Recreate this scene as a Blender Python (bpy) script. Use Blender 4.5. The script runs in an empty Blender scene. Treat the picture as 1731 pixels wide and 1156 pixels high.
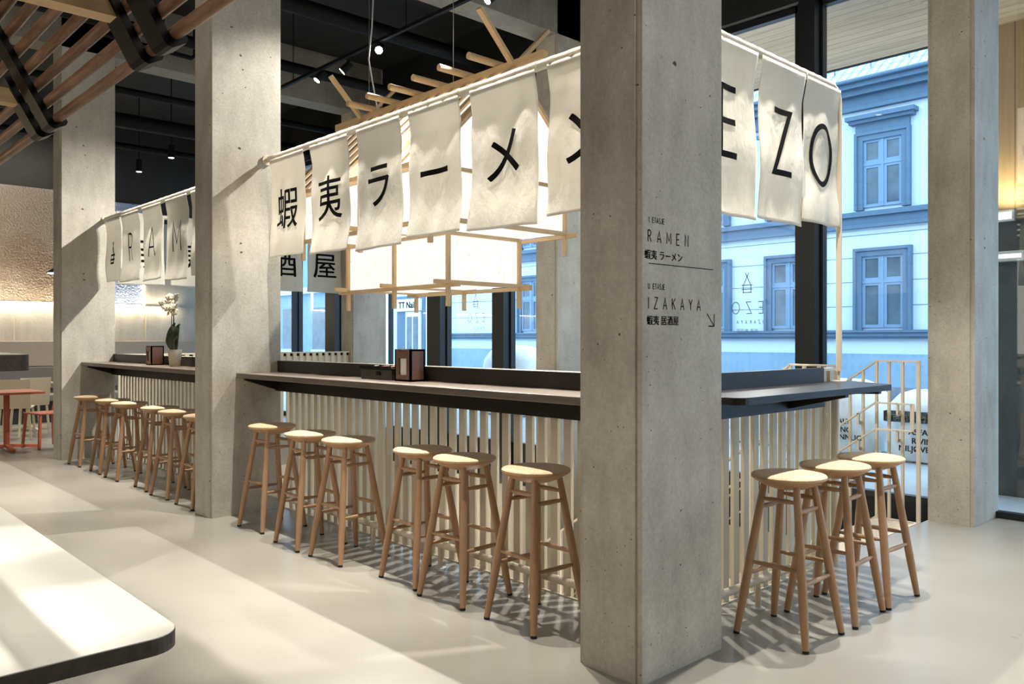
import bpy, bmesh, math, random
from mathutils import Vector, Matrix
random.seed(7)
sc = bpy.context.scene
COL = sc.collection
PI = math.pi
V = Vector

# ------------------------------------------------------------------ materials
def new_mat(name):
    m = bpy.data.materials.new(name); m.use_nodes = True
    nt = m.node_tree; nt.nodes.clear()
    out = nt.nodes.new('ShaderNodeOutputMaterial')
    b = nt.nodes.new('ShaderNodeBsdfPrincipled')
    nt.links.new(b.outputs[0], out.inputs[0])
    return m, nt, b, out
def N(nt, t, **kw):
    n = nt.nodes.new(t)
    for k, v in kw.items():
        if k in n.inputs: n.inputs[k].default_value = v
        else: setattr(n, k, v)
    return n
def c4(c): return (c[0], c[1], c[2], 1)
def coords(nt, scale=(1, 1, 1), rot=(0, 0, 0)):
    tc = N(nt, 'ShaderNodeTexCoord'); mp = N(nt, 'ShaderNodeMapping')
    mp.inputs['Scale'].default_value = scale; mp.inputs['Rotation'].default_value = rot
    nt.links.new(tc.outputs['Object'], mp.inputs[0]); return mp.outputs[0]
def noise(nt, co, scale, detail=4, rough=.55):
    n = N(nt, 'ShaderNodeTexNoise'); n.inputs['Scale'].default_value = scale
    n.inputs['Detail'].default_value = detail; n.inputs['Roughness'].default_value = rough
    nt.links.new(co, n.inputs['Vector']); return n.outputs['Fac']
def ramp(nt, fac, stops):
    r = N(nt, 'ShaderNodeValToRGB'); e = r.color_ramp.elements
    while len(e) < len(stops): e.new(.5)
    for i, (p, c) in enumerate(stops): e[i].position = p; e[i].color = c4(c)
    nt.links.new(fac, r.inputs[0]); return r.outputs[0]
def mixc(nt, fac, a, b, mode='MIX'):
    m = N(nt, 'ShaderNodeMix'); m.data_type = 'RGBA'; m.blend_type = mode
    for s, v in ((0, fac), (6, a), (7, b)):
        if hasattr(v, 'is_output'): nt.links.new(v, m.inputs[s])
        else: m.inputs[s].default_value = c4(v) if s else v
    return m.outputs[2]
def bump(nt, b, fac, strength=.2, dist=.01):
    bp = N(nt, 'ShaderNodeBump'); bp.inputs['Strength'].default_value = strength; bp.inputs['Distance'].default_value = dist
    nt.links.new(fac, bp.inputs['Height']); nt.links.new(bp.outputs[0], b.inputs['Normal'])
def simple(name, col, rough=.5, metal=0, var=.12, scale=6, stretch=(1, 1, 1), bmp=.05, spec=.5):
    m, nt, b, o = new_mat(name)
    co = coords(nt, stretch); f = noise(nt, co, scale)
    lo = tuple(x * (1 - var) for x in col); hi = tuple(min(1, x * (1 + var)) for x in col)
    nt.links.new(ramp(nt, f, [(.3, lo), (.7, hi)]), b.inputs['Base Color'])
    b.inputs['Roughness'].default_value = rough; b.inputs['Metallic'].default_value = metal
    b.inputs['Specular IOR Level'].default_value = spec
    if bmp: bump(nt, b, noise(nt, co, scale * 5), bmp, .004)
    return m
def wood(name, a, b_, rough=.45, axis=2, scale=1.0, spec=.4):
    m, nt, b, o = new_mat(name)
    s = [26 * scale] * 3; s[axis] = 1.3 * scale
    co = coords(nt, s); f = noise(nt, co, 1.6, 5, .6)
    f2 = noise(nt, coords(nt), 2.5, 2)
    c = mixc(nt, .35, ramp(nt, f, [(.3, a), (.7, b_)]), ramp(nt, f2, [(.3, a), (.7, b_)]))
    nt.links.new(c, b.inputs['Base Color']); b.inputs['Roughness'].default_value = rough
    b.inputs['Specular IOR Level'].default_value = spec
    bump(nt, b, f, .12, .002); return m
def concrete(name, a, b_, rough=.75, pores=True, streak=True, smooth_patch=None):
    m, nt, b, o = new_mat(name)
    co = coords(nt)
    c = ramp(nt, noise(nt, co, 1.6, 9, .62), [(.36, a), (.64, b_)])
    if streak:
        s = noise(nt, coords(nt, (4, 4, 1.1)), 1.7, 8, .66)
        c = mixc(nt, .45, c, ramp(nt, s, [(.3, tuple(x * .78 for x in a)), (.7, b_)]))
    fine = noise(nt, co, 55, 3)
    c = mixc(nt, .25, c, ramp(nt, fine, [(.3, (.35,) * 3), (.7, (.75,) * 3)]), 'OVERLAY')
    if pores:
        wob = N(nt, 'ShaderNodeTexNoise'); wob.inputs['Scale'].default_value = 28; nt.links.new(coords(nt), wob.inputs['Vector'])
        wa = N(nt, 'ShaderNodeVectorMath'); wa.operation = 'MULTIPLY_ADD'; wa.inputs[1].default_value = (.035, .035, .035)
        nt.links.new(wob.outputs['Color'], wa.inputs[0]); nt.links.new(coords(nt, (1.04, 1.04, 1.31), (0, 0, .35)), wa.inputs[2])
        for sc_, r0, lim in ((6.5, .060, .62), (14.0, .070, .70), (30.0, .085, .74)):
            vo = N(nt, 'ShaderNodeTexVoronoi'); vo.inputs['Scale'].default_value = sc_
            nt.links.new(wa.outputs[0], vo.inputs['Vector'])
            p = ramp(nt, vo.outputs['Distance'], [(r0, (1, 1, 1)), (r0 * 1.5, (0, 0, 0))])
            k = ramp(nt, vo.outputs['Color'], [(lim, (0, 0, 0)), (lim + .04, (1, 1, 1))])
            pm = mixc(nt, 1.0, p, k, 'MULTIPLY')
            if smooth_patch:            # a filled, pore-free patch of the cast face (behind the lettering)
                sp = N(nt, 'ShaderNodeSeparateXYZ'); tc = N(nt, 'ShaderNodeTexCoord'); nt.links.new(tc.outputs['Object'], sp.inputs[0])
                z0_, z1_, yf = smooth_patch
                def cmp(op, o_, val):
                    q = N(nt, 'ShaderNodeMath', operation=op); nt.links.new(o_, q.inputs[0]); q.inputs[1].default_value = val; return q.outputs[0]
                a1 = cmp('LESS_THAN', sp.outputs[2], z0_); a2 = cmp('GREATER_THAN', sp.outputs[2], z1_); a3 = cmp('GREATER_THAN', sp.outputs[1], yf)
                ad = N(nt, 'ShaderNodeMath', operation='ADD'); nt.links.new(a1, ad.inputs[0]); nt.links.new(a2, ad.inputs[1])
                a4 = N(nt, 'ShaderNodeMath', operation='ADD', use_clamp=True); nt.links.new(ad.outputs[0], a4.inputs[0]); nt.links.new(a3, a4.inputs[1])
                cb = N(nt, 'ShaderNodeCombineColor')
                for q_ in range(3): nt.links.new(a4.outputs[0], cb.inputs[q_])
                pm = mixc(nt, 1.0, pm, cb.outputs[0], 'MULTIPLY')
            c = mixc(nt, pm, c, (.075, .055, .04))
    nt.links.new(c, b.inputs['Base Color']); b.inputs['Roughness'].default_value = rough
    b.inputs['Specular IOR Level'].default_value = .3
    bump(nt, b, noise(nt, co, 30, 6), .16, .006); return m

M = {}
M['concrete'] = concrete('grey cast concrete', (.37, .335, .28), (.60, .56, .485))
M['concrete_sign'] = concrete('grey cast concrete with a smooth patch', (.37, .335, .28), (.60, .56, .485), smooth_patch=(1.80, 2.30, -.16))
M['concrete_panel'] = concrete('pale concrete panel', (.40, .38, .34), (.56, .54, .49), pores=False)
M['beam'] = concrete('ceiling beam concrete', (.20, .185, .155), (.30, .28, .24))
M['dark_ceiling'] = simple('dark painted slab', (.007, .0068, .0058), .8, var=.4, scale=1.5)
M['black'] = simple('black powder coated metal', (.005, .005, .005), .6, var=.15, spec=.15)
M['black_gloss'] = simple('gloss black steel', (.0015, .0015, .0015), .35, var=.1, spec=.12, bmp=0)
M['frame'] = simple('black window frame', (.008, .009, .012), .4, var=.1)
M['cream'] = simple('cream painted wood', (.63, .56, .43), .5, var=.05)
M['cream_metal'] = simple('cream painted metal', (.68, .60, .47), .45, var=.05)
M['oak'] = wood('oiled oak', (.37, .215, .115), (.48, .30, .17), .45, 2)
M['oak_seat'] = wood('turned oak seat', (.44, .25, .12), (.56, .34, .175), .45, 0)
M['pine'] = wood('pale pine stick', (.55, .37, .19), (.70, .50, .28), .5, 2)
M['pine_y'] = wood('pale pine bar', (.55, .37, .19), (.70, .50, .28), .5, 1)
M['pine_x'] = wood('pale pine cross bar', (.55, .37, .19), (.70, .50, .28), .5, 0)
M['dark_wood'] = wood('dark stained wood', (.010, .0075, .006), (.026, .019, .015), .42, 1, spec=.3)  # darker copy of the worktop wood, shade of its unlit faces painted in
M['dark_wood_lit'] = wood('dark stained worktop lit tone', (.09, .070, .054), (.17, .135, .105), .34, 1, spec=.5)  # lighter copy of the same wood, lamplight on the top painted in
M['dark_wood_x'] = wood('dark stained wood board', (.012, .010, .010), (.030, .025, .023), .38, 0, spec=.25)
M['holder'] = wood('brown wooden box', (.10, .05, .034), (.16, .085, .058), .5, 2)
M['ink'] = simple('black printed ink', (.006, .0045, .004), .8, var=.1, bmp=0, spec=.1)
M['vinyl'] = simple('pale grey vinyl lettering', (.55, .58, .62), .6, var=.02, bmp=0)
M['vinyl_dark'] = simple('grey vinyl lettering', (.12, .17, .26), .6, var=.02, bmp=0)
M['rubber'] = simple('black rubber foot', (.01, .01, .01), .7, bmp=0)
M['white_wall'] = simple('cream wall paint', (.62, .56, .45), .7, var=.04)
M['wall_dark'] = simple('dark wall paint', (.035, .033, .03), .8, var=.1)
M['paper_white'] = simple('white paper napkin', (.82, .78, .70), .8, var=.02)
M['table_top'] = simple('white laminate', (.80, .76, .66), .38, var=.03, scale=3, bmp=0)
M['ply_edge'] = wood('dark plywood edge', (.035, .026, .020), (.10, .075, .055), .5, 1)
M['red'] = simple('red lacquer', (.42, .10, .045), .45, var=.06)
M['white_chair'] = simple('cream lacquered chair', (.72, .62, .44), .5, var=.04)
M['seat_cloth'] = simple('greige upholstery', (.42, .36, .29), .85, var=.06, scale=40)
M['grey_cloth'] = simple('grey upholstery', (.19, .17, .155), .85, var=.06, scale=40)
M['pot'] = simple('speckled cream pot', (.62, .55, .42), .6, var=.15, scale=30)
M['leaf'] = simple('dark orchid leaf', (.028, .038, .014), .4, var=.3)
M['stem'] = simple('orchid stem', (.05, .045, .02), .5, var=.3)
M['petal'] = simple('ivory petal', (.50, .44, .32), .6, var=.12, scale=20)
M['copper_box'] = simple('copper brown box', (.20, .09, .055), .35, .5, var=.1)
M['steel'] = simple('grey steel box', (.05, .047, .038), .4, .5, var=.2)
M['wire'] = simple('grey steel wire', (.30, .30, .30), .4, .6, bmp=0)
M['cord'] = simple('white cord', (.7, .7, .68), .5, bmp=0)
M['bldg'] = simple('pale blue render', (.66, .76, .83), .85, var=.03, scale=2)
M['bldg_trim'] = simple('slate blue trim', (.105, .18, .26), .7, var=.06)
M['bldg_plinth'] = simple('blue plinth', (.26, .40, .52), .8, var=.08, scale=2)
M['bldg_stone'] = simple('grey plinth stone', (.20, .24, .28), .85, var=.3, scale=3)
M['sash'] = simple('blue painted sash', (.20, .32, .45), .6, var=.03)
M['bldg_glass'] = simple('dark window glass', (.10, .15, .19), .15, var=.3, scale=2, bmp=0)
M['pavement'] = simple('pale paving', (.42, .45, .47), .9, var=.08, scale=4)
M['asphalt'] = simple('street asphalt', (.30, .33, .36), .9, var=.12, scale=4)
M['bag'] = simple('white woven bag', (.88, .90, .90), .7, var=.05, scale=12, bmp=.4)
M['bag_dark'] = simple('dark bag panel', (.03, .06, .07), .7, var=.05)
M['bag_blue'] = simple('blue bag print', (.10, .32, .48), .7, var=.05)
M['shop_white'] = simple('white shop panel', (.85, .88, .88), .6, var=.02)
M['cement_dark'] = concrete('dark board formed concrete', (.055, .06, .065), (.11, .115, .12), pores=False)
M['spandrel'] = simple('black spandrel panel', (.006, .007, .008), .6, var=.2)
M['chrome'] = simple('white fixture', (.6, .62, .64), .3, .4, bmp=0)
M['cork_tread'] = simple('speckled beige tread', (.56, .47, .36), .8, var=.18, scale=60)

def emit(name, col, st, base=.8, fibers=False):
    m, nt, b, o = new_mat(name)
    b.inputs['Base Color'].default_value = c4((base,) * 3); b.inputs['Roughness'].default_value = .8
    b.inputs['Emission Color'].default_value = c4(col); b.inputs['Emission Strength'].default_value = st
    if fibers:
        n1 = noise(nt, coords(nt, (1, 1, 1)), 9, 8, .75)
        w = N(nt, 'ShaderNodeTexVoronoi'); w.feature = 'DISTANCE_TO_EDGE'; w.inputs['Scale'].default_value = 16
        nd = N(nt, 'ShaderNodeTexNoise'); nd.inputs['Scale'].default_value = 6; nd.inputs['Detail'].default_value = 4
        co = coords(nt); nt.links.new(co, nd.inputs['Vector'])
        ad = N(nt, 'ShaderNodeVectorMath'); ad.operation = 'MULTIPLY_ADD'
        ad.inputs[1].default_value = (.35, .35, .35)
        nt.links.new(nd.outputs['Color'], ad.inputs[0]); nt.links.new(co, ad.inputs[2])
        nt.links.new(ad.outputs[0], w.inputs['Vector'])
        fib = ramp(nt, w.outputs['Distance'], [(.0, (.55, .51, .45)), (.022, (1, 1, 1))])
        c = mixc(nt, 1.0, fib, ramp(nt, n1, [(.35, (.90, .88, .84)), (.65, (1, 1, 1))]), 'MULTIPLY')
        c = mixc(nt, 1.0, c, col, 'MULTIPLY')
        nt.links.new(c, b.inputs['Emission Color'])
    return m
M['paper'] = emit('glowing washi paper', (1, .975, .93), 1.0, .25, True)
M['paper_roof'] = emit('glowing washi roof paper', (1, .97, .92), 1.04, fibers=True)
M['paper_gable'] = emit('faintly lit washi gable', (1, .96, .93), .92, .4, True)
M['lamp'] = emit('lit lamp lens', (1, .95, .85), 60)
M['lamp_soft'] = emit('lit downlight lens', (1, .93, .8), 8)
M['led'] = emit('warm led strip', (1, .86, .62), 14)
M['fixture_lens'] = emit('lit wall lamp lens', (1, .9, .72), 1.2)

# cork seat pad
m, nt, b, o = new_mat('cork seat pad'); co = coords(nt)
c = ramp(nt, noise(nt, co, 130, 4, .7), [(.3, (.42, .28, .16)), (.5, (.62, .45, .28)), (.75, (.72, .56, .37))])
nt.links.new(c, b.inputs['Base Color']); b.inputs['Roughness'].default_value = .8; bump(nt, b, noise(nt, co, 160), .15, .002); M['cork'] = m
# polished concrete floor
m, nt, b, o = new_mat('polished concrete floor'); co = coords(nt)
c = ramp(nt, noise(nt, co, .9, 8, .6), [(.3, (.285, .267, .230)), (.7, (.335, .315, .275))])
c = mixc(nt, .3, c, ramp(nt, noise(nt, coords(nt, (1, .35, 1)), 2.2, 3, .5), [(.25, (.255, .237, .20)), (.75, (.35, .328, .287))]))
nt.links.new(c, b.inputs['Base Color'])
nt.links.new(ramp(nt, noise(nt, co, 2.2, 5), [(.2, (.26,) * 3), (.8, (.34,) * 3)]), b.inputs['Roughness'])
M['floor'] = m
# noren cloth
m, nt, b, o = new_mat('ivory noren cloth'); co = coords(nt)
c = ramp(nt, noise(nt, co, 3, 6, .6), [(.3, (.80, .765, .685)), (.7, (.87, .835, .755))])
nt.links.new(c, b.inputs['Base Color']); b.inputs['Roughness'].default_value = .9; b.inputs['Specular IOR Level'].default_value = .15
wv = noise(nt, coords(nt, (3.0, 3.0, 1.6)), 2.2, 5, .55)
bump(nt, b, wv, .55, .03)
tr = N(nt, 'ShaderNodeBsdfTranslucent'); nt.links.new(c, tr.inputs[0])
mx = N(nt, 'ShaderNodeMixShader'); mx.inputs[0].default_value = .45
nt.links.new(b.outputs[0], mx.inputs[1]); nt.links.new(tr.outputs[0], mx.inputs[2]); nt.links.new(mx.outputs[0], o.inputs[0]); M['cloth'] = m
# glass
m, nt, b, o = new_mat('clear window glass'); nt.nodes.remove(b)
tr = N(nt, 'ShaderNodeBsdfTransparent'); tr.inputs[0].default_value = (.93, .97, .98, 1)
gl = N(nt, 'ShaderNodeBsdfGlossy'); gl.inputs['Roughness'].default_value = 0.0
ge = N(nt, 'ShaderNodeNewGeometry'); dt = N(nt, 'ShaderNodeVectorMath'); dt.operation = 'DOT_PRODUCT'
nt.links.new(ge.outputs['Incoming'], dt.inputs[0]); nt.links.new(ge.outputs['Normal'], dt.inputs[1])
def mth(op, a, b_=None):
    q = N(nt, 'ShaderNodeMath', operation=op)
    for i_, x_ in enumerate((a, b_)):
        if x_ is None: continue
        if hasattr(x_, 'is_output'): nt.links.new(x_, q.inputs[i_])
        else: q.inputs[i_].default_value = x_
    return q.outputs[0]
fre = mth('ADD', mth('MULTIPLY', mth('POWER', mth('SUBTRACT', 1.0, mth('ABSOLUTE', dt.outputs['Value'])), 5.0), .93), .04)
mx = N(nt, 'ShaderNodeMixShader')
nt.links.new(fre, mx.inputs[0]); nt.links.new(tr.outputs[0], mx.inputs[1]); nt.links.new(gl.outputs[0], mx.inputs[2]); nt.links.new(mx.outputs[0], o.inputs[0]); M['glass'] = m
# copper pipe
m, nt, b, o = new_mat('brushed copper pipe')
c = ramp(nt, noise(nt, coords(nt, (6, .8, 6)), 4, 6, .65), [(.25, (.07, .036, .022)), (.5, (.20, .105, .062)), (.8, (.38, .225, .135))])
nt.links.new(c, b.inputs['Base Color']); b.inputs['Metallic'].default_value = .55; b.inputs['Roughness'].default_value = .42; M['copper'] = m
# hammered metal
def hammered(name, a, b_, metal=.9):
    m, nt, b, o = new_mat(name); co = coords(nt)
    n = noise(nt, co, 30, 3, .6)
    nt.links.new(ramp(nt, noise(nt, co, .6, 3), [(.35, a), (.65, b_)]), b.inputs['Base Color'])
    b.inputs['Metallic'].default_value = metal; b.inputs['Roughness'].default_value = .33
    bump(nt, b, n, 1.0, .05); return m
M['hammered'] = hammered('hammered bronze sheet', (.26, .20, .15), (.46, .41, .34))
M['hammered_blue'] = hammered('hammered steel sheet', (.30, .36, .52), (.46, .52, .70))
# planks
def planks(name, cols, axis_len, axis_w, w, rough=.6):
    m, nt, b, o = new_mat(name)
    tc = N(nt, 'ShaderNodeTexCoord'); sp = N(nt, 'ShaderNodeSeparateXYZ'); nt.links.new(tc.outputs['Object'], sp.inputs[0])
    d = N(nt, 'ShaderNodeMath', operation='DIVIDE'); nt.links.new(sp.outputs[axis_w], d.inputs[0]); d.inputs[1].default_value = w
    fl = N(nt, 'ShaderNodeMath', operation='FLOOR'); nt.links.new(d.outputs[0], fl.inputs[0])
    fc = N(nt, 'ShaderNodeMath', operation='FRACT'); nt.links.new(d.outputs[0], fc.inputs[0])
    wn = N(nt, 'ShaderNodeTexWhiteNoise'); wn.noise_dimensions = '1D'; nt.links.new(fl.outputs[0], wn.inputs['W'])
    s = [18] * 3; s[axis_len] = 1.2
    g = noise(nt, coords(nt, s), 1.3, 5, .6)
    kn = noise(nt, coords(nt, tuple(4 if i != axis_len else 1.6 for i in range(3))), 1.4, 3)
    c = ramp(nt, g, [(.25, cols[0]), (.75, cols[1])])
    c = mixc(nt, .35, c, ramp(nt, wn.outputs[0], [(0, cols[0]), (1, cols[1])]))
    c = mixc(nt, ramp(nt, kn, [(.70, (0, 0, 0)), (.76, (1, 1, 1))]), c, tuple(x * .55 for x in cols[0]))
    gap = ramp(nt, fc.outputs[0], [(.0, (1, 1, 1)), (.09, (0, 0, 0))])
    c = mixc(nt, gap, c, tuple(x * .2 for x in cols[0]))
    nt.links.new(c, b.inputs['Base Color']); b.inputs['Roughness'].default_value = rough; return m
M['soffit'] = planks('pale soffit planks', ((.34, .27, .19), (.58, .49, .37)), 1, 0, .14)
M['plank_wall'] = planks('knotty wall planks', ((.30, .21, .12), (.46, .33, .19)), 2, 1, .16)
# roof tiles
m, nt, b, o = new_mat('ribbed roof tiles'); tc = N(nt, 'ShaderNodeTexCoord'); sp = N(nt, 'ShaderNodeSeparateXYZ'); nt.links.new(tc.outputs['Object'], sp.inputs[0])
def frac(o_, k):
    d = N(nt, 'ShaderNodeMath', operation='MULTIPLY'); nt.links.new(o_, d.inputs[0]); d.inputs[1].default_value = k
    f = N(nt, 'ShaderNodeMath', operation='FRACT'); nt.links.new(d.outputs[0], f.inputs[0]); return f.outputs[0]
c = mixc(nt, ramp(nt, frac(sp.outputs[1], 4.2), [(.0, (1, 1, 1)), (.35, (0, 0, 0))]), (.52, .63, .72), (.12, .22, .34))
c = mixc(nt, ramp(nt, frac(sp.outputs[0], 2.6), [(.0, (1, 1, 1)), (.14, (0, 0, 0))]), c, (.07, .14, .24))
nt.links.new(c, b.inputs['Base Color']); b.inputs['Roughness'].default_value = .7; M['tiles'] = m

# ------------------------------------------------------------------ mesh builder
WL = {}
class MB:
    def __init__(s): s.v = []; s.f = []
    def add(s, vs, fs):
        o = len(s.v); s.v += [tuple(p) for p in vs]; s.f += [tuple(i + o for i in f) for f in fs]; return s
    def box(s, x0, x1, y0, y1, z0, z1):
        return s.add([(x0, y0, z0), (x1, y0, z0), (x1, y1, z0), (x0, y1, z0), (x0, y0, z1), (x1, y0, z1), (x1, y1, z1), (x0, y1, z1)],
                     [(0, 3, 2, 1), (4, 5, 6, 7), (0, 1, 5, 4), (1, 2, 6, 5), (2, 3, 7, 6), (3, 0, 4, 7)])
    def bar(s, p0, p1, w, h, up=(0, 0, 1)):
        p0, p1 = V(p0), V(p1); d = (p1 - p0).normalized(); u = V(up)
        if abs(d.dot(u)) > .98: u = V((1, 0, 0))
        sd = d.cross(u).normalized(); uu = sd.cross(d).normalized()
        vs = []
        for p in (p0, p1):
            for a, b_ in ((-1, -1), (1, -1), (1, 1), (-1, 1)): vs.append(p + sd * a * w / 2 + uu * b_ * h / 2)
        return s.add(vs, [(0, 1, 2, 3), (7, 6, 5, 4), (0, 4, 5, 1), (1, 5, 6, 2), (2, 6, 7, 3), (3, 7, 4, 0)])
    def rings(s, pts, rad, n=14, cap=True, sq=None):
        pts = [V(p) for p in pts]; vs = []; fs = []
        prev = None
        for i, p in enumerate(pts):
            d = (pts[min(i + 1, len(pts) - 1)] - pts[max(i - 1, 0)]).normalized()
            if prev is None:
                u = V((0, 0, 1)) if abs(d.z) < .9 else V((1, 0, 0))
                a = d.cross(u).normalized()
            else: a = (prev - d * prev.dot(d)).normalized()
            prev = a; b_ = d.cross(a)
            r = rad[i] if hasattr(rad, '__len__') else rad
            for k in range(n):
                t = 2 * PI * k / n; vs.append(p + (a * math.cos(t) + b_ * math.sin(t)) * r)
        for i in range(len(pts) - 1):
            for k in range(n):
                k2 = (k + 1) % n; fs.append((i * n + k, i * n + k2, (i + 1) * n + k2, (i + 1) * n + k))
        if cap: fs.append(tuple(range(n - 1, -1, -1))); fs.append(tuple(range((len(pts) - 1) * n, len(pts) * n)))
        return s.add(vs, fs)
    def cyl(s, p0, p1, r0, r1=None, n=16): return s.rings([p0, p1], [r0, r1 if r1 is not None else r0], n)
    def lathe(s, prof, c=(0, 0, 0), n=32):
        vs = []; fs = []
        for r, z in prof:
            for k in range(n):
                t = 2 * PI * k / n; vs.append((c[0] + r * math.cos(t), c[1] + r * math.sin(t), c[2] + z))
        for i in range(len(prof) - 1):
            for k in range(n):
                k2 = (k + 1) % n; fs.append((i * n + k, i * n + k2, (i + 1) * n + k2, (i + 1) * n + k))
        fs.append(tuple(range(n - 1, -1, -1))); fs.append(tuple(range((len(prof) - 1) * n, len(prof) * n)))
        return s.add(vs, fs)
    def prism(s, poly, fn, a, b_):
        n = len(poly); vs = [fn(p[0], p[1], a) for p in poly] + [fn(p[0], p[1], b_) for p in poly]
        fs = [tuple(range(n)), tuple(range(2 * n - 1, n - 1, -1))] + [(i, i + n, (i + 1) % n + n, (i + 1) % n) for i in range(n)]
        return s.add(vs, fs)
    def quad(s, a, b_, c, d): return s.add([a, b_, c, d], [(0, 1, 2, 3)])
    def build(s, name, mat, parent=None, smooth=False, bevel=0, origin=None):
        me = bpy.data.meshes.new(name)
        if parent is not None: L = WL[parent]
        elif origin is not None: L = V(origin)
        else:
            xs = [p[0] for p in s.v]; ys = [p[1] for p in s.v]; zs = [p[2] for p in s.v]
            L = V(((min(xs) + max(xs)) / 2, (min(ys) + max(ys)) / 2, min(zs)))
        me.from_pydata([(p[0] - L.x, p[1] - L.y, p[2] - L.z) for p in s.v], [], s.f)
        bm = bmesh.new(); bm.from_mesh(me); bmesh.ops.recalc_face_normals(bm, faces=bm.faces); bm.to_mesh(me); bm.free()
        me.materials.append(M[mat] if isinstance(mat, str) else mat)
        if smooth:
            for p in me.polygons: p.use_smooth = True
            try: me.set_sharp_from_angle(angle=math.radians(40))
            except Exception: pass
        o = bpy.data.objects.new(name, me); COL.objects.link(o)
        if parent is not None: o.parent = parent
        else: o.location = L
        WL[o] = L.copy()
        if bevel:
            md = o.modifiers.new('bevel', 'BEVEL'); md.width = bevel; md.segments = 2; md.limit_method = 'ANGLE'
        return o
def tag(o, label, cat, group=None):
    o['label'] = label; o['category'] = cat
    if group: o['group'] = group
    return o
def thing(name, label, cat, loc=(0, 0, 0), group=None):
    o = bpy.data.objects.new(name, None); COL.objects.link(o); o.location = loc; o.empty_display_size = .1
    WL[o] = V(loc); return tag(o, label, cat, group)
def struct(o): o['kind'] = 'structure'; return o
def sempty(name, loc):
    o = bpy.data.objects.new(name, None); COL.objects.link(o); o.location = loc; WL[o] = V(loc); return struct(o)
def B(*a): return MB().box(*a)
def copy_tree(o, loc, rz=0):
    r = o.copy(); COL.objects.link(r); r.location = loc; r.rotation_euler = (0, 0, rz)
    def rec(src, dst):
        for ch in list(src.children):
            c = ch.copy(); COL.objects.link(c); c.parent = dst; rec(ch, c)
    rec(o, r); return r

# ------------------------------------------------------------------ lettering
def arc(cx, cy, rx, ry, a0, a1, n=14):
    return [(cx + rx * math.cos(math.radians(a0 + (a1 - a0) * i / n)), cy + ry * math.sin(math.radians(a0 + (a1 - a0) * i / n))) for i in range(n + 1)]
GL = {  # advance width, strokes, in cap heights
 'R': (.46, [[(0, 0), (0, 1)], [(0, 1), (.16, 1)] + arc(.16, .75, .24, .25, 90, -90) + [(0, .5)], [(.2, .5), (.44, 0)]]),
 'A': (.52, [[(0, 0), (.26, 1), (.52, 0)], [(.09, .32), (.43, .32)]]),
 'M': (.62, [[(0, 0), (.02, 1), (.31, .25), (.60, 1), (.62, 0)]]),
 'E': (.42, [[(.42, 1), (0, 1), (0, 0), (.42, 0)], [(0, .5), (.38, .5)]]),
 'N': (.5, [[(0, 0), (0, 1), (.5, 0), (.5, 1)]]),
 'Z': (.5, [[(.02, 1), (.5, 1), (0, 0), (.5, 0)]]),
 'O': (.72, [arc(.36, .5, .36, .5, 90, 450, 36)]),
 'I': (.0, [[(0, 0), (0, 1)]]),
 'K': (.46, [[(0, 0), (0, 1)], [(.44, 1), (0, .42)], [(.13, .58), (.46, 0)]]),
 'Y': (.48, [[(0, 1), (.24, .48), (.48, 1)], [(.24, .48), (.24, 0)]]),
 '1': (.2, [[(0, .82), (.16, 1), (.16, 0)]]),
 '.': (.05, [[(0, 0), (0, .07)]]),
 'T': (.44, [[(0, 1), (.44, 1)], [(.22, 1), (.22, 0)]]),
 'S': (.42, [arc(.21, .75, .19, .25, 30, 270) + arc(.21, .25, .2, .25, 90, -150)]),
 'J': (.3, [[(.28, 1), (.28, .2)] + arc(.12, .2, .16, .2, 0, -150, 8)]),
 'U': (.48, [[(0, 1), (0, .24)] + arc(.24, .24, .24, .24, 180, 360) + [(.48, 1)]]),
 'L': (.38, [[(0, 1), (0, 0), (.38, 0)]]), 'V': (.5, [[(0, 1), (.25, 0), (.5, 1)]]), 'G': (.6, [arc(.32, .5, .3, .5, 50, 330, 24) + [(.6, .45), (.36, .45)]]),
 'F': (.4, [[(.4, 1), (0, 1), (0, 0)], [(0, .52), (.36, .52)]]),
 ' ': (.25, []),
 'HUT': (.62, [[(.1, .38), (.40, 1)], [(.52, .38), (.22, 1)], [(0, .40), (.62, .40)], [(.1, .40), (.1, 0)], [(.52, .40), (.52, 0)], [(0, .2), (.62, .2)], [(.06, .04), (.56, .04)]]),
}
def ribbon(mb, pl, w, fn):
    closed = (V(pl[0]) - V(pl[-1])).length < 1e-6
    n = len(pl); L = []; R = []
    for i in range(n):
        p = V(pl[i])
        a = V(pl[i - 1]) if i else (V(pl[-2]) if closed else None)
        c = V(pl[i + 1]) if i < n - 1 else (V(pl[1]) if closed else None)
        d1 = (p - a).normalized() if a is not None else None; d2 = (c - p).normalized() if c is not None else None
        if d1 is None: d1 = d2
        if d2 is None: d2 = d1
        n1 = V((-d1.y, d1.x)); n2 = V((-d2.y, d2.x)); mm = (n1 + n2)
        if mm.length < .2: mm = n1
        mm.normalize(); k = min(1 / max(mm.dot(n1), .35), 2.2) * w / 2
        L.append(p + mm * k); R.append(p - mm * k)
    for i in range(n - 1):
        q = max(1, int((V(pl[i + 1]) - V(pl[i])).length / .03))
        for j in range(q):
            t0, t1 = j / q, (j + 1) / q
            mb.quad(fn(*L[i].lerp(L[i + 1], t0)), fn(*R[i].lerp(R[i + 1], t0)), fn(*R[i].lerp(R[i + 1], t1)), fn(*L[i].lerp(L[i + 1], t1)))
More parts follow.
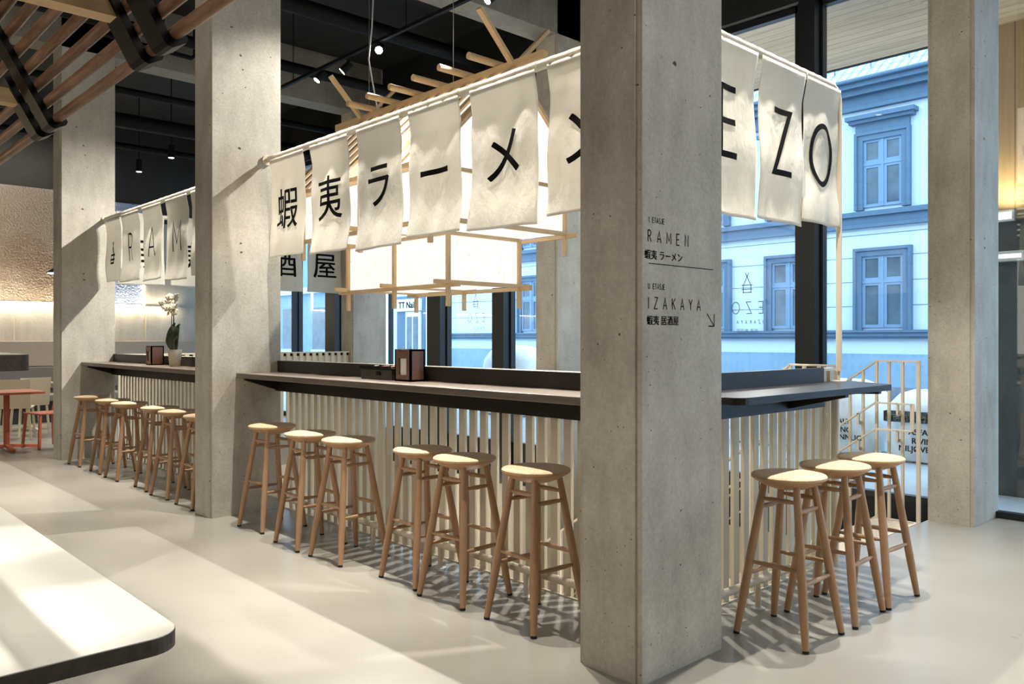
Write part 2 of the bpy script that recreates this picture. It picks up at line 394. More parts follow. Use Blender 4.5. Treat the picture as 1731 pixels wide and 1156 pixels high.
def stroke_text(mb, chars, h, w, gap, fn, x0=0, y0=0, sx=1.0):
    """letters of cap height h, stroke w, from (x0,y0); fn(u,v)->point"""
    x = x0
    for ch in chars:
        adv, st = GL[ch]
        for pl in st: ribbon(mb, [(x + p[0] * h * sx, y0 + p[1] * h) for p in pl], w, fn)
        x += adv * h * sx + gap
    return x
def glyph_mesh(mb, text, size, fn, cx, cy, bold=0.0, cell=.05):
    """font glyphs centred on (cx,cy), finely cut so they can follow cloth"""
    cu = bpy.data.curves.new('glyph', 'FONT'); cu.body = text; cu.size = size; cu.resolution_u = 4
    ob = bpy.data.objects.new('glyph', cu); COL.objects.link(ob)
    dg = bpy.context.evaluated_depsgraph_get(); me = bpy.data.meshes.new_from_object(ob.evaluated_get(dg))
    COL.objects.unlink(ob); bpy.data.objects.remove(ob); bpy.data.curves.remove(cu)
    bm = bmesh.new(); bm.from_mesh(me); bmesh.ops.triangulate(bm, faces=bm.faces)
    for it in range(4):
        e = [x for x in bm.edges if x.calc_length() > cell]
        if not e: break
        bmesh.ops.subdivide_edges(bm, edges=e, cuts=1); bmesh.ops.triangulate(bm, faces=bm.faces)
    if len(bm.verts):
        xs = [v.co.x for v in bm.verts]; ys = [v.co.y for v in bm.verts]
        ox = cx - (min(xs) + max(xs)) / 2; oy = cy - (min(ys) + max(ys)) / 2
        bm.verts.index_update()
        for sx_, sy_ in (((0, 0),) if bold == 0 else ((-1, -.5), (1, -.5), (-1, .5), (1, .5))):
            mb.add([fn(v.co.x + ox + sx_ * bold, v.co.y + oy + sy_ * bold) for v in bm.verts], [tuple(v.index for v in f.verts) for f in bm.faces])
    bm.free(); bpy.data.meshes.remove(me)

# ------------------------------------------------------------------ setting
CEIL = 5.5
XG = 7.15                       # glass line
XH, YH0, YH1 = 3.235, 2.40, 10.45   # stairwell opening
# floor with the stairwell opening (slab 0.35 thick)
f = MB()
def slab(mb, x0, x1, y0, y1): mb.box(x0, x1, y0, y1, -.35, 0)
slab(f, -5, XH, -4, 16); slab(f, XH, XG + .05, -4, YH0); slab(f, XH, XG + .05, YH1, 16)
struct(f.build('floor', 'floor', origin=(0, 0, 0)))
struct(B(-5, XG + .2, -4, 16, CEIL, CEIL + .2).build('ceiling', 'dark_ceiling'))
struct(B(-5.2, -5, -4, 16, 0, CEIL).build('wall_left', 'white_wall'))
struct(B(-5, XG + .1, -4.2, -4, 0, CEIL).build('wall_back', 'white_wall'))
w = sempty('wall_far', (1, 16, 0))
B(-5, XG + .1, 16, 16.2, 0, CEIL).build('plaster', 'wall_dark', w)
B(-5, XG, 15.95, 16, .3, 2.02).build('concrete_panel', 'concrete_panel', w)
B(5.42, XG, 15.94, 16, 2.02, 3.6).build('concrete_panel', 'concrete_panel', w)
B(-5, 4.35, 15.93, 16, 2.06, 4.02).build('hammered_panel', 'hammered', w)
B(4.35, 5.36, 15.93, 16, 2.06, 3.92).build('hammered_panel', 'hammered_blue', w)
MB().box(-5, 5.34, 15.92, 15.94, 2.02, 2.045).box(5.37, 5.40, 15.92, 15.94, 2.02, 2.5).build('light_strip', 'led', w)
for x in (-1.2, .6, 2.4, 3.27, 4.2, 5.8):
    pass
MB().box(3.27, 3.285, 15.94, 15.952, 1.37, 2.0).box(5.43, 5.445, 15.935, 15.952, 1.37, 2.0).box(1.2, 1.215, 15.94, 15.952, 1.37, 2.0).build('panel_joint', 'cream', w)
# lower floor seen through the slats
struct(B(2, 7.2, 2, 11, -3.5, -3.4).build('floor_lower', 'floor'))
struct(B(7.1, 7.2, 2.35, 11, -3.4, -.45).build('wall_lower_right', 'white_wall'))
struct(B(3.0, 7.2, 10.45, 10.6, -3.4, -.35).build('wall_lower_far', 'white_wall'))
struct(B(3.05, 3.15, 2.3, 10.6, -3.4, -.36).build('wall_lower_left', 'white_wall'))
struct(B(3.05, 7.2, 2.28, 2.38, -3.4, -.36).build('wall_lower_near', 'white_wall'))
# glazed wall
def window(i, y0, y1, z0, z1, vinyl=None):
    w = sempty('window_%d' % i, (XG, (y0 + y1) / 2, z0))
    MB().box(XG - .03, XG + .05, y0, y1, z0, z0 + .05).box(XG - .03, XG + .05, y0, y1, z1 - .06, z1)\
        .box(XG - .03, XG + .05, y0, y0 + .025, z0, z1).box(XG - .03, XG + .05, y1 - .025, y1, z0, z1).build('window_frame', 'frame', w)
    B(XG, XG + .012, y0 + .02, y1 - .02, z0 + .04, z1 - .05).build('glass_pane', 'glass', w)
    return w
window(1, -4, 2.12, 0, 4.5)
window(2, 2.41, 3.50, .03, 4.5)
w3 = window(3, 3.72, 6.23, .03, 4.5)
window(4, 6.60, 7.66, .03, 4.5)
w5 = window(5, 7.96, 8.97, .03, 4.5)
window(6, 9.35, 10.39, .03, 4.5)
window(7, 10.80, 11.78, .03, 4.5)
window(8, 12.16, 13.2, .03, 4.5)
window(9, 13.32, 16, .03, 4.5)
k = 1
for a, b_ in ((3.50, 3.72), (7.66, 7.96), (8.97, 9.35), (11.78, 12.16), (13.2, 13.32)):
    struct(MB().box(XG - .14, XG + .06, a, b_ - .08, -.45, 4.5).box(XG - .03, XG + .06, b_ - .08, b_, -.45, 4.5).build('trim_%d' % k, 'frame')); k += 1
struct(B(XG - .02, XG + .05, 2.05, 16, -.45, .03).build('trim_%d' % k, 'spandrel')); k += 1
struct(B(XG - .12, XG + .08, -4, 16, 4.5, CEIL).build('trim_%d' % k, 'spandrel')); k += 1
# vinyl writing on the glass, mirrored from inside
def vin(parent, yc, z0, mat, word, low):
    mb = MB(); fx = lambda u, v: (XG - .004, yc + u, z0 + v)   # +u runs away to the left, so the writing reads backwards from the room
    stroke_text(mb, ['HUT'], .2, .008, 0, fx, -.06, .33)
    stroke_text(mb, list('EZO'), .115, .008, .075, fx, -.17, .13)
    stroke_text(mb, list(word), .035, .005, .03, fx, -.17, .03)
    glyph_mesh(mb, low, .045, fx, 0, -.04)
    mb.build('window_lettering', mat, parent)
vin(w5, 8.36, 1.50, 'vinyl', 'RAMEN', '蝦夷 ラーメン')
vin(w3, 4.26, 1.52, 'vinyl_dark', 'IZAKAYA', '蝦夷 居酒屋')

# concrete columns
def column(x, y, label, z0=-.36, y1=.335, x1=.6, mat='concrete'):
    mb = MB(); c, e = .03, .012
    X0, X1, Y0, Y1 = x, x + x1, y, y + y1
    poly = [(X0 + e, Y0), (X1 - e, Y0), (X1 - e, Y0 + c), (X1, Y0 + c), (X1, Y1 - c), (X1 - e, Y1 - c), (X1 - e, Y1), (X0 + e, Y1), (X0 + e, Y1 - c), (X0, Y1 - c), (X0, Y0 + c), (X0 + e, Y0 + c)]
    mb.prism(poly, lambda a, b_, z: (a, b_, z), z0, CEIL)
    return tag(mb.build('concrete_column', mat), label, 'column')
P1 = column(2.612, 2.038, 'concrete column nearest the camera, with the black floor directory on its right face', mat='concrete_sign')
column(2.612, 6.23, 'concrete column between the middle and far left counters, lit with noren shadow', 0)
column(2.60, 10.40, 'far left concrete column beyond the last stool of the left counter', 0)
column(6.627, 2.067, 'concrete column at the right by the glass wall and stair head', 0, .33, .57)
column(6.50, 6.23, 'bluish concrete column beyond the lantern, just left of the sign column', -3.4)
column(6.50, 10.41, 'bluish concrete column seen below the left half of the lantern', -3.4)
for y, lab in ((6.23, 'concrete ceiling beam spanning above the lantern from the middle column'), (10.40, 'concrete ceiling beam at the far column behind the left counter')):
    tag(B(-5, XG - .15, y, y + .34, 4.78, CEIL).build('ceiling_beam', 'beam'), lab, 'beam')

# floor directory on the near column
mb = MB(); fx = lambda u, v: (2.66 + u, 2.0365, v)
stroke_text(mb, list('1. ETASJE'), .021, .0028, .0052, fx, .004, 1.876)
stroke_text(mb, list('RAMEN'), .047, .0043, .0405, fx, .001, 1.797)
glyph_mesh(mb, '蝦夷 ラーメン', .042, fx, .108, 1.745, .0005)
ribbon(mb, [(.004, 1.7085), (.471, 1.7085)], .0032, fx)
stroke_text(mb, list('U. ETASJE'), .021, .0028, .0052, fx, .002, 1.605)
stroke_text(mb, list('IZAKAYA'), .047, .0043, .038, fx, .004, 1.524)
glyph_mesh(mb, '蝦夷 居酒屋', .042, fx, .102, 1.477, .0006)
for pl in ([(.424, 1.513), (.480, 1.457)], [(.480, 1.512), (.480, 1.457), (.436, 1.457)]): ribbon(mb, pl, .0042, fx)
mb.build('directory_lettering', 'ink', P1)

# ------------------------------------------------------------------ bar counters and slat fences
def fence_y(y0, y1, label, rail=True, feet=(), skip=0):
    """fence along Y on the X=3.235 edge"""
    t = thing('slat_fence', label, 'fence', (XH + .02, (y0 + y1) / 2, 0))
    s = MB(); y = y0 + .02
    while y < y1 - .05:
        s.box(XH, XH + .022, y, y + .052, -.02, 1.205); y += .1
    s.build('slat_panel', 'cream', t)
    MB().box(XH + .022, XH + .06, y0, y1, 1.06, 1.16).box(XH + .022, XH + .06, y0, y1, -.12, -.04).build('cross_rail', 'cream', t)
    MB().box(XH - .012, XH - .001, y0, y1, -.02, .008).build('floor_edging', 'cream_metal', t)
    MB().box(XH - .02, XH + .065, y0, y1, 1.205, 1.222).build('top_rail', 'cream_metal', t)
    if rail:
        fr = MB().cyl((3.075, y0, .145), (3.075, y1, .145), .021).build('foot_rail', 'cream_metal', t, True)
        for y in feet:
            p = MB().cyl((3.075, y, .008), (3.075, y, .13), .015)
            p.build('rail_post', 'cream_metal', t, True)
            MB().lathe([(.036, 0), (.036, .005), (.016, .009)], (3.075, y, 0), 20).build('floor_flange', 'chrome', t, True)
    return t
fence_y(2.375, 6.225, 'cream slat fence with foot rail behind the middle counter stools', True, (2.45, 3.176, 3.931, 4.667, 5.42))
fence_y(6.57, 10.395, 'cream slat fence with foot rail behind the far left counter stools', True, (6.9, 7.65, 8.4, 9.15, 9.9))
def fence_x(x0, x1, y, label, feet=(), rail=True, top=1.215, side=-1):
    t = thing('slat_fence', label, 'fence', ((x0 + x1) / 2, y + .02, 0))
    s = MB(); x = x0
    while x < x1 - .04:
        s.box(x, x + .052, y, y + .022, -.02, top - .015); x += .101
    s.build('slat_panel', 'cream', t)
    MB().box(x0, x1, y + .022, y + .05, 1.06, 1.16).box(x0, x1, y + .022, y + .05, -.12, -.04).build('cross_rail', 'cream', t)
    MB().box(x0, x1, y - .012, y - .001, -.02, .008).build('floor_edging', 'cream_metal', t)
    MB().box(x0, x1, y - .004, y + .06, top - .015, top + .003).build('top_rail', 'cream_metal', t)
    if rail:
        MB().cyl((x0 - .02, y - .16, .145), (x1 - .55, y - .16, .145), .021).build('foot_rail', 'cream_metal', t, True)
        for x in feet:
            MB().cyl((x, y - .16, .008), (x, y - .16, .13), .015).build('rail_post', 'cream_metal', t, True)
            MB().lathe([(.036, 0), (.036, .005), (.016, .009)], (x, y - .16, 0), 20).build('floor_flange', 'chrome', t, True)
    return t
fence_x(3.245, 5.03, 2.375, 'cream slat fence under the short right counter', (3.82, 4.45))
fence_x(3.25, 6.48, 10.47, 'cream slat fence at the far end of the stairwell, below the white character banners', (), False)

def counter_y(y0, y1, label):
    t = thing('bar_counter', label, 'counter', (3.0, (y0 + y1) / 2, .98))
    B(2.815, 3.205, y0, y1, 1.09, 1.13).build('counter_top', 'dark_wood_lit', t, bevel=.004)
    B(3.17, 3.205, y0, y1, 1.13, 1.222).build('backsplash', 'dark_wood', t)
    B(3.15, 3.19, y0, y1, .975, 1.09).build('fascia_board', 'dark_wood', t)
    for y in (y0, y1 - .04):
        MB().prism([(2.88, 1.089), (3.15, 1.089), (3.15, .985), (2.88, 1.07)], lambda a, b_, q: (a, q, b_), y, y + .04).build('bracket', 'dark_wood', t)
    return t
counter_y(2.378, 6.225, 'dark wooden bar counter between the sign column and the middle column')
counter_y(6.57, 10.395, 'dark wooden bar counter at far left, carrying the white orchid')
t = thing('bar_counter', 'dark wooden bar counter at right, ending in a free corner by the stairs', 'counter', (4.1, 2.15, .98))
mb = MB(); r = .06
poly = [(3.235, 2.37), (3.235, 1.955 + r)] + [(3.235 + r - r * math.cos(a), 1.955 + r - r * math.sin(a)) for a in (.3, .8, 1.2)] + [(3.235 + r, 1.955), (4.86, 1.955)] + [(4.87, 1.965), (5.13, 2.34), (5.12, 2.37)]
mb.prism(poly, lambda a, b_, z: (a, b_, z), 1.10, 1.135); mb.build('counter_top', 'dark_wood_x', t, bevel=.003)
B(3.235, 4.80, 2.335, 2.37, 1.135, 1.224).build('backsplash', 'dark_wood_x', t)
B(3.235, 4.80, 2.33, 2.365, .985, 1.10).build('fascia_board', 'dark_wood_x', t)
MB().prism([(2.0, 1.099), (2.33, 1.099), (2.33, 1.0), (2.0, 1.08)], lambda a, b_, q: (q, a, b_), 4.36, 4.40).build('bracket', 'dark_wood_x', t)
MB().prism([(2.03, 1.099), (2.36, 1.099), (2.36, 1.06), (2.03, 1.075)], lambda a, b_, q: (q, a, b_), 4.86, 4.90).build('bracket', 'dark_wood_x', t)
t = thing('bar_counter', 'dark counter rail at the far end of the stairwell beside the bluish column', 'counter', (4.9, 10.6, 1.0))
B(3.19, 6.51, 10.52, 10.9, 1.06, 1.10).build('counter_top', 'dark_wood_x', t)
B(3.19, 6.51, 10.525, 10.57, 1.10, 1.20).build('backsplash', 'dark_wood_x', t)

# ------------------------------------------------------------------ bar stools
def make_stool():
    t = thing('bar_stool', 'x', 'stool', (0, 0, 0), 'round oak bar stools at the counters')
    MB().lathe([(.03, .693), (.075, .695), (.12, .712), (.155, .731), (.170, .741), (.1735, .747), (.172, .751)], (0, 0, 0), 40).build('seat', 'oak_seat', t, True)
    MB().lathe([(.172, .7505), (.1725, .754), (.168, .759), (.150, .763), (.10, .766), (.04, .767), (.005, .767)], (0, 0, 0), 40).build('seat_pad', 'cork', t, True)
    def legp(sx, sy, z):
        k = (.72 - z) / .72; r = .082 + (.175 - .082) * k
        return (sx * r, sy * r, z)
    for sx, sy in ((1, 1), (1, -1), (-1, 1), (-1, -1)):
        zs = [.725, .60, .40, .2, .05, .012]; rs = [.0155, .018, .0205, .0205, .0165, .0155]
        l = MB().rings([legp(sx, sy, z) for z in zs], rs, 14).build('leg', 'oak', t, True)
        MB().rings([legp(sx, sy, .0125), legp(sx, sy, 0.0)], [.0148, .0145], 14).build('rubber_foot', 'rubber', l, True)
    def rung(a, b_):
        a, b_ = V(a), V(b_); d = (b_ - a)
        return MB().rings([a, a + d * .08, a + d * .3, a + d * .5, a + d * .7, a + d * .92, b_], [.007, .008, .0115, .012, .0115, .008, .007], 10)
    for z in (.345, .645):
        for sx in (1, -1): rung(legp(sx, 1, z), legp(sx, -1, z)).build('rung', 'oak', t, True)
    for z in (.285, .602):
        for sy in (1, -1): rung(legp(1, sy, z), legp(-1, sy, z)).build('rung', 'oak', t, True)
    return t
STOOLS = [
 (2.853, 2.877, -.04, 'oak bar stool at the middle counter, nearest the column with the directory'),
 (2.845, 3.422, .05, 'oak bar stool at the middle counter, second left from the directory column'),
 (2.875, 3.842, -.02, 'oak bar stool at the middle counter, third left from the directory column'),
 (2.81, 4.547, .03, 'oak bar stool at the middle counter, right one of the trio by the middle column'),
 (2.80, 5.022, -.06, 'oak bar stool at the middle counter, centre of the trio by the middle column'),
 (2.845, 5.67, .04, 'oak bar stool standing right against the middle concrete column'),
 (2.80, 6.80, .0, 'oak bar stool at far left counter, half hidden behind the middle column'),
 (2.80, 7.379, .05, 'oak bar stool at far left counter, below the orchid on its right side'),
 (2.82, 7.884, -.05, 'oak bar stool at far left counter, fourth from the far left column'),
 (2.79, 8.65, .02, 'oak bar stool at far left counter, third from the far left column'),
 (2.80, 9.19, -.03, 'oak bar stool at far left counter, second from the far left column'),
 (2.78, 9.883, .05, 'oak bar stool at far left counter, beside the far left column'),
 (3.60, 1.925, .0, 'oak bar stool at the short right counter, nearest the directory column'),
 (4.06, 1.918, .04, 'oak bar stool in the middle of the three at the right counter'),
 (4.47, 1.91, -.03, 'oak bar stool at the free end of the right counter, nearest the stairs'),
]
st0 = make_stool()
for i, (x, y, a, lab) in enumerate(STOOLS):
    if i == 0: o = st0
    else: o = copy_tree(st0, (x, y, 0), a)
    o['label'] = lab
st0.location = (STOOLS[0][0], STOOLS[0][1], 0); st0.rotation_euler = (0, 0, STOOLS[0][2])

# ------------------------------------------------------------------ noren rods and banners
def rod(name, pts, r, label, flanges=()):
    t = thing(name, label, 'rod', pts[0])
    MB().rings(pts, r, 14).build('pole', 'cream_metal', t, True)
    for p, d in flanges:
        p = V(p); d = V(d); MB().cyl(p, p + d * .012, .042, n=24).build('wall_flange', 'cream_metal', t, True)
    return t
RA, ZA = 3.08, 2.862
rod('banner_rod', [(RA, 6.229, ZA), (RA, 2.374, ZA)], .018, 'cream rod between the sign column and middle column holding the katakana banners', [((RA, 6.229, ZA), (0, -1, 0))])
rod('banner_rod', [(RA, 10.399, 2.822), (RA, 6.566, 2.822)], .018, 'cream rod above the far left counter holding the hut logo banners', [((RA, 10.399, 2.822), (0, -1, 0))])
YB, ZB = 2.30, 2.945
px_ = 4.925
pts = [(3.213, YB, ZB), (px_ - .09, YB, ZB), (px_ - .05, YB, ZB - .006), (px_ - .018, YB, ZB - .03), (px_ - .004, YB, ZB - .065), (px_, YB, ZB - .1), (px_, YB, 1.20)]
t = rod('banner_rod', pts, .018, 'cream rod bent down into a post at the free end of the right counter', [((3.213, YB, ZB), (1, 0, 0))])
MB().cyl((px_, YB, 1.20), (px_, YB, 1.14), .008).build('pole_neck', 'cream_metal', t, True)
MB().cyl((px_, YB, 1.1355), (px_, YB, 1.143), .045, n=24).build('base_flange', 'cream_metal', t, True)
tag(MB().cyl((px_, 2.325, 0), (px_, 2.325, 1.055), .024).build('counter_post', 'cream_metal', smooth=True), 'cream round post under the free end of the right counter', 'post')
rod('banner_rod', [(3.205, 10.62, 2.95), (6.498, 10.62, 2.95)], .018, 'cream rod at the far end of the stairwell behind the lantern', [((3.2, 10.62, 2.95), (1, 0, 0))])

def banner(label, O, du, nrm, sleeve, p0, p1, z_rod, z_bot, seed, glyph=None, glyph_kind='font', group=None, size=.28, gz=None, sway=.0, flare=.0, lw=.02):
    """O: point on rod at u=0; du: unit vector along the rod (viewer's left to right); nrm: towards the viewer.
    sleeve=(u0,u1) tube on the rod; cloth from u=p0..p1 down to z_bot"""
    rnd = random.Random(seed); O = V(O); du = V(du); nrm = V(nrm); R = .026
    t = thing('cloth_banner', label, 'banner', O + du * (p0 + p1) / 2 + V((0, 0, z_bot - O.z)), group)
    H = z_rod - z_bot; ph = [rnd.uniform(0, 6.28) for _ in range(6)]; A = rnd.uniform(.006, .011); A2 = rnd.uniform(.002, .004)
    q = rnd.uniform(.9, 1.5)
    def f(u, v):                       # u along rod, v = distance below rod
        s = (u - p0) / (p1 - p0); k = max(0, min(1, (v - .03) / (H - .03)))
        d = A * (k ** .7) * math.sin(2 * PI * q * s + ph[0] + 1.4 * k) + A2 * math.sin(2 * PI * (2.3 * s + 1.3 * k) + ph[1]) * min(1, k * 4)
        d += .010 * k * math.sin(3.1 * k * PI + ph[2]) + sway * k * k
        off = R * (1 - min(1, k * 6)) * .9
        uu = u + flare * k * k * (s - .5) * 2 * .02 + .008 * k * math.sin(ph[3] + 2 * k)
        return O + du * uu + nrm * (d + off) + V((0, 0, -v))
    nu, nv = 30, 48; mb = MB(); vs = []; fs = []
    dip = rnd.uniform(-.012, .012)
    for j in range(nv + 1):
        for i in range(nu + 1):
            u = p0 + (p1 - p0) * i / nu; v = .016 + (H - .016 + dip * (i / nu - .5)) * j / nv
            vs.append(f(u, v))
    for j in range(nv):
        for i in range(nu): a = j * (nu + 1) + i; fs.append((a, a + 1, a + nu + 2, a + nu + 1))
    mb.add(vs, fs); o = mb.build('cloth_panel', 'cloth', t, True)
    md = o.modifiers.new('thickness', 'SOLIDIFY'); md.thickness = .003; md.offset = 0
    s = MB(); n = 12; pts = []; rr = []
    for i in range(n + 1):
        u = sleeve[0] + (sleeve[1] - sleeve[0]) * i / n
        pts.append(O + du * u); rr.append(R + .0015 * math.sin(i * 2.1 + seed))
    s.rings(pts, rr, 18); s.build('rod_sleeve', 'cloth', t, True)
    if glyph:
        g = MB(); mid = (p0 + p1) / 2; cz = gz if gz is not None else (z_rod + z_bot) / 2
        fn = lambda u, v: f(u, z_rod - v) + nrm * .0065
        if glyph_kind == 'font': glyph_mesh(g, glyph, size, fn, mid, cz, lw, .03)
        else:
            wdt = GL[glyph][0] * size; stroke_text(g, [glyph], size, lw, 0, fn, mid - wdt / 2, cz - size / 2)
        g.build('printed_character', 'ink', t)
    return t
nx = (-1, 0, 0); ny = (0, -1, 0)
names = {'蝦': 'the dense shrimp kanji', '夷': 'the second kanji', 'ラ': 'the katakana RA', 'ー': 'a single long bar', 'メ': 'the crossing katakana ME', 'ン': 'the katakana N'}
A_ = [('蝦', 6.14, 5.60, 2.055, 'white banner at the left end of the middle row, with a dense black kanji'),
      ('夷', 5.495, 4.975, 2.03, 'second white banner from the middle column, with a tall black kanji'),
      ('ラ', 4.85, 4.34, 2.008, 'white banner with two strokes like a hooked 7, third from the middle column'),
      ('ー', 4.24, 3.735, 2.04, 'white banner with one short black horizontal bar'),
      ('メ', 3.632, 3.093, 2.02, 'white banner with a black crossed stroke like an X'),
      ('ン', 3.00, 2.47, 2.05, 'white banner half hidden by the sign column at the right of the middle row')]
prev = 6.19
for i, (g, y0, y1, zb, lab) in enumerate(A_):
    O = (RA, prev, ZA); p0 = prev - y0; p1 = prev - y1
    banner(lab, O, (0, -1, 0), nx, (.0, p1 + .005), p0, p1, ZA, zb, 11 + i, g, 'font', 'banners above the middle counter', .345 if g not in 'ーラメン' else .34, 2.43, .015, .6, .003)
    prev = y1 - .01
B_ = [('E', 3.235, 3.60, 4.02, 2.07, 'white banner with a black letter E beside the sign column'),
      ('Z', 4.02 - .0, 3.985, 4.43, 2.10, 'white banner with a black letter Z above the right counter'),
      ('O', 4.45, 4.45, 4.905, 2.13, 'white banner with a black letter O next to the bent rod post')]
B_ = [('E', 3.40, 3.42, 3.93, 2.04, B_[0][5]), ('Z', 3.945, 3.975, 4.455, 2.055, B_[1][5]), ('O', 4.475, 4.475, 4.915, 2.085, B_[2][5])]
ends = [3.93 + .07, 4.465, 4.83]
for i, (g, s0, x0, x1, zb, lab) in enumerate(B_):
    banner(lab, (s0, YB, ZB), (1, 0, 0), ny, (0, ends[i] - s0), x0 - s0, x1 - s0 - (.015 if i == 2 else 0), ZB, zb, 31 + i, g, 'stroke', 'banners above the right counter', .345, 2.50 if i else 2.52, .0, .8, .033)
L_ = [('HUT', 10.33, 9.82, 2.07, 'far left row white banner with a small hut logo'), ('R', 9.76, 9.20, 2.04, 'far left row white banner with a thin letter R'),
      ('A', 9.09, 8.545, 2.02, 'far left row white banner with a thin letter A'), ('M', 8.41, 7.86, 1.985, 'far left row white banner with a thin letter M'),
      ('E', 7.76, 7.24, 2.0, 'far left row white banner tucked behind the middle column')]
prev = 10.36
for i, (g, y0, y1, zb, lab) in enumerate(L_):
    banner(lab, (RA, prev, 2.822), (0, -1, 0), nx, (0, prev - y1 + .005), prev - y0, prev - y1, 2.822, zb, 51 + i, g, 'stroke', 'banners above the far left counter', .26 if g == 'HUT' else .30, 2.42 if g != 'HUT' else 2.40, .01, .6, .022 if g == 'HUT' else .018)
    prev = y1 - .01
for i, (g, lab) in enumerate((('蝦', 'grey-lit far banner glimpsed behind the thin R and A banners'), ('夷', 'grey-lit far banner glimpsed right of the thin M banner'), ('居', 'far banner hidden behind the middle column'),
                              ('酒', 'far white banner with the sake kanji beside the middle column'), ('屋', 'far white banner with a boxy kanji at the left edge of the lantern'))):
    x0 = 3.27 + .648 * i
    banner(lab, (x0, 10.62, 2.95), (1, 0, 0), ny, (0, .62), .02, .57, 2.95, 2.08, 71 + i, g, 'font', 'banners at the far end of the stairwell', .40, 2.47, 0, .4, .004)

# ------------------------------------------------------------------ hut lantern
LX, LY = 4.93, 6.46
t = thing('hut_lantern', 'large glowing paper lantern shaped like a gabled wooden hut hanging over the stairwell', 'lantern', (LX, LY, 1.68))
def tier(hx, hy, z0, z1, tail, mids, pw, name):
    B(LX - hx, LX + hx, LY - hy, LY + hy, z0 + .012, z1).build(name, 'paper', t)
    for sx in (-1, 1):
        for fy in ((-1, 0, 1) if mids else (-1, 1)):
            x = LX + sx * (hx + pw / 2 - .004); y = LY + fy * (hy + pw / 2 - .004)
            B(x - pw / 2, x + pw / 2, y - pw / 2, y + pw / 2, z0 - tail, z1 + .01).build('post', 'pine', t)
    ov = .17
    for sy in (-1, 1):
        y = LY + sy * (hy + pw * .5); B(LX - hx - ov, LX + hx + ov, y - .016, y + .016, z0 - .005, z0 + .033).build('frame_bar', 'pine_x', t)
    for sx in (-1, 1):
        x = LX + sx * (hx + pw * .5); B(x - .016, x + .016, LY - hy - ov, LY + hy + ov, z0 - .03, z0 + .006).build('frame_bar', 'pine_y', t)
    if mids: B(LX - hx - ov, LX + hx + ov, LY - .016, LY + .016, z0 - .005, z0 + .033).build('frame_bar', 'pine_x', t)
    for sx in (-1, 1):
        x = LX + sx * (hx + .012); B(x - .012, x + .012, LY - hy, LY + hy, z1 - .02, z1 + .012).build('frame_bar', 'pine_y', t)
    for sy in (-1, 1):
        y = LY + sy * (hy + .012); B(LX - hx, LX + hx, y - .012, y + .012, z1 - .02, z1 + .012).build('frame_bar', 'pine_x', t)
tier(.42, .81, 1.89, 2.345, .20, True, .034, 'lower_paper_box')
tier(.80, 1.05, 2.40, 2.86, .20, True, .036, 'upper_paper_box')
EZ, RZ, HR = 2.86, 3.80, .95
gy0, gy1 = LY - 1.20, LY + 1.20
for sx in (-1, 1):
    mb = MB(); q = lambda u, off: (LX + sx * (HR * (1 - u)), EZ + (RZ - EZ) * u)
    a = q(0, 0); c = q(1, 0); nxx = sx * (RZ - EZ); nzz = HR; L_n = math.hypot(nxx, nzz); ox, oz = nxx / L_n * .012, nzz / L_n * .012
    mb.add([(a[0], gy0, a[1]), (a[0], gy1, a[1]), (c[0], gy1, c[1]), (c[0], gy0, c[1]), (a[0] - ox, gy0, a[1] - oz), (a[0] - ox, gy1, a[1] - oz), (c[0] - ox, gy1, c[1] - oz), (c[0] - ox, gy0, c[1] - oz)],
           [(0, 1, 2, 3), (7, 6, 5, 4), (0, 3, 7, 4), (1, 5, 6, 2), (0, 4, 5, 1), (3, 2, 6, 7)])
    mb.build('roof_paper', 'paper_roof', t)
    nr = 13
    for i in range(nr):
        y = gy0 + .03 + (gy1 - gy0 - .06) * i / (nr - 1)
        MB().bar((a[0] + ox + sx * .02, y, a[1] + oz - .02), (c[0] + ox, y, c[1] + oz), .085, .02, up=(ox, 0, oz)).build('rafter', 'pine', t)
    MB().bar((a[0], gy0 - .06, a[1] - .015), (a[0], gy1 + .06, a[1] - .015), .03, .035).build('eave_bar', 'pine_y', t)
for gy in (LY - 1.06, LY + 1.06):
    MB().add([(LX - .80, gy, EZ), (LX + .80, gy, EZ), (LX, gy, RZ - .04)], [(0, 1, 2)]).prism([(LX - .80, EZ), (LX + .80, EZ), (LX, RZ - .04)], lambda a, b_, q: (a, q, b_), gy - .004, gy + .004).build('gable_paper', 'paper_gable', t)
for gy in (gy0 - .02, gy1 + .02):
    for sx in (-1, 1):
        MB().bar((LX + sx * (HR + .03), gy, EZ - .03), (LX - sx * .40, gy + sx * .0165, RZ + .42), .033, .055, up=(0, 1, 0)).build('crossed_rafter', 'pine', t)
B(LX - .035, LX + .035, LY - 1.6, LY + 1.75, RZ - .02, RZ + .055).build('ridge_beam', 'pine_y', t)
for y in (5.47, 5.89, 6.29, 6.68, 7.08, 7.45):
    MB().cyl((LX - .34, y, RZ + .085), (LX + .34, y, RZ + .085), .032).build('ridge_log', 'pine_x', t, True)
for y in (6.10, 7.56):
    MB().cyl((LX, y, RZ + .05), (LX, y, CEIL - .001), .004, n=8).build('hanging_wire', 'wire', t, True)
MB().rings([(LX - .02, 7.42, CEIL - .001), (LX - .05, 7.43, 4.75), (LX - .09, 7.43, 4.4), (LX - .06, 7.40, 4.15), (LX - .02, 7.36, RZ + .05)], .008, 8).build('power_cord', 'cord', t, True)

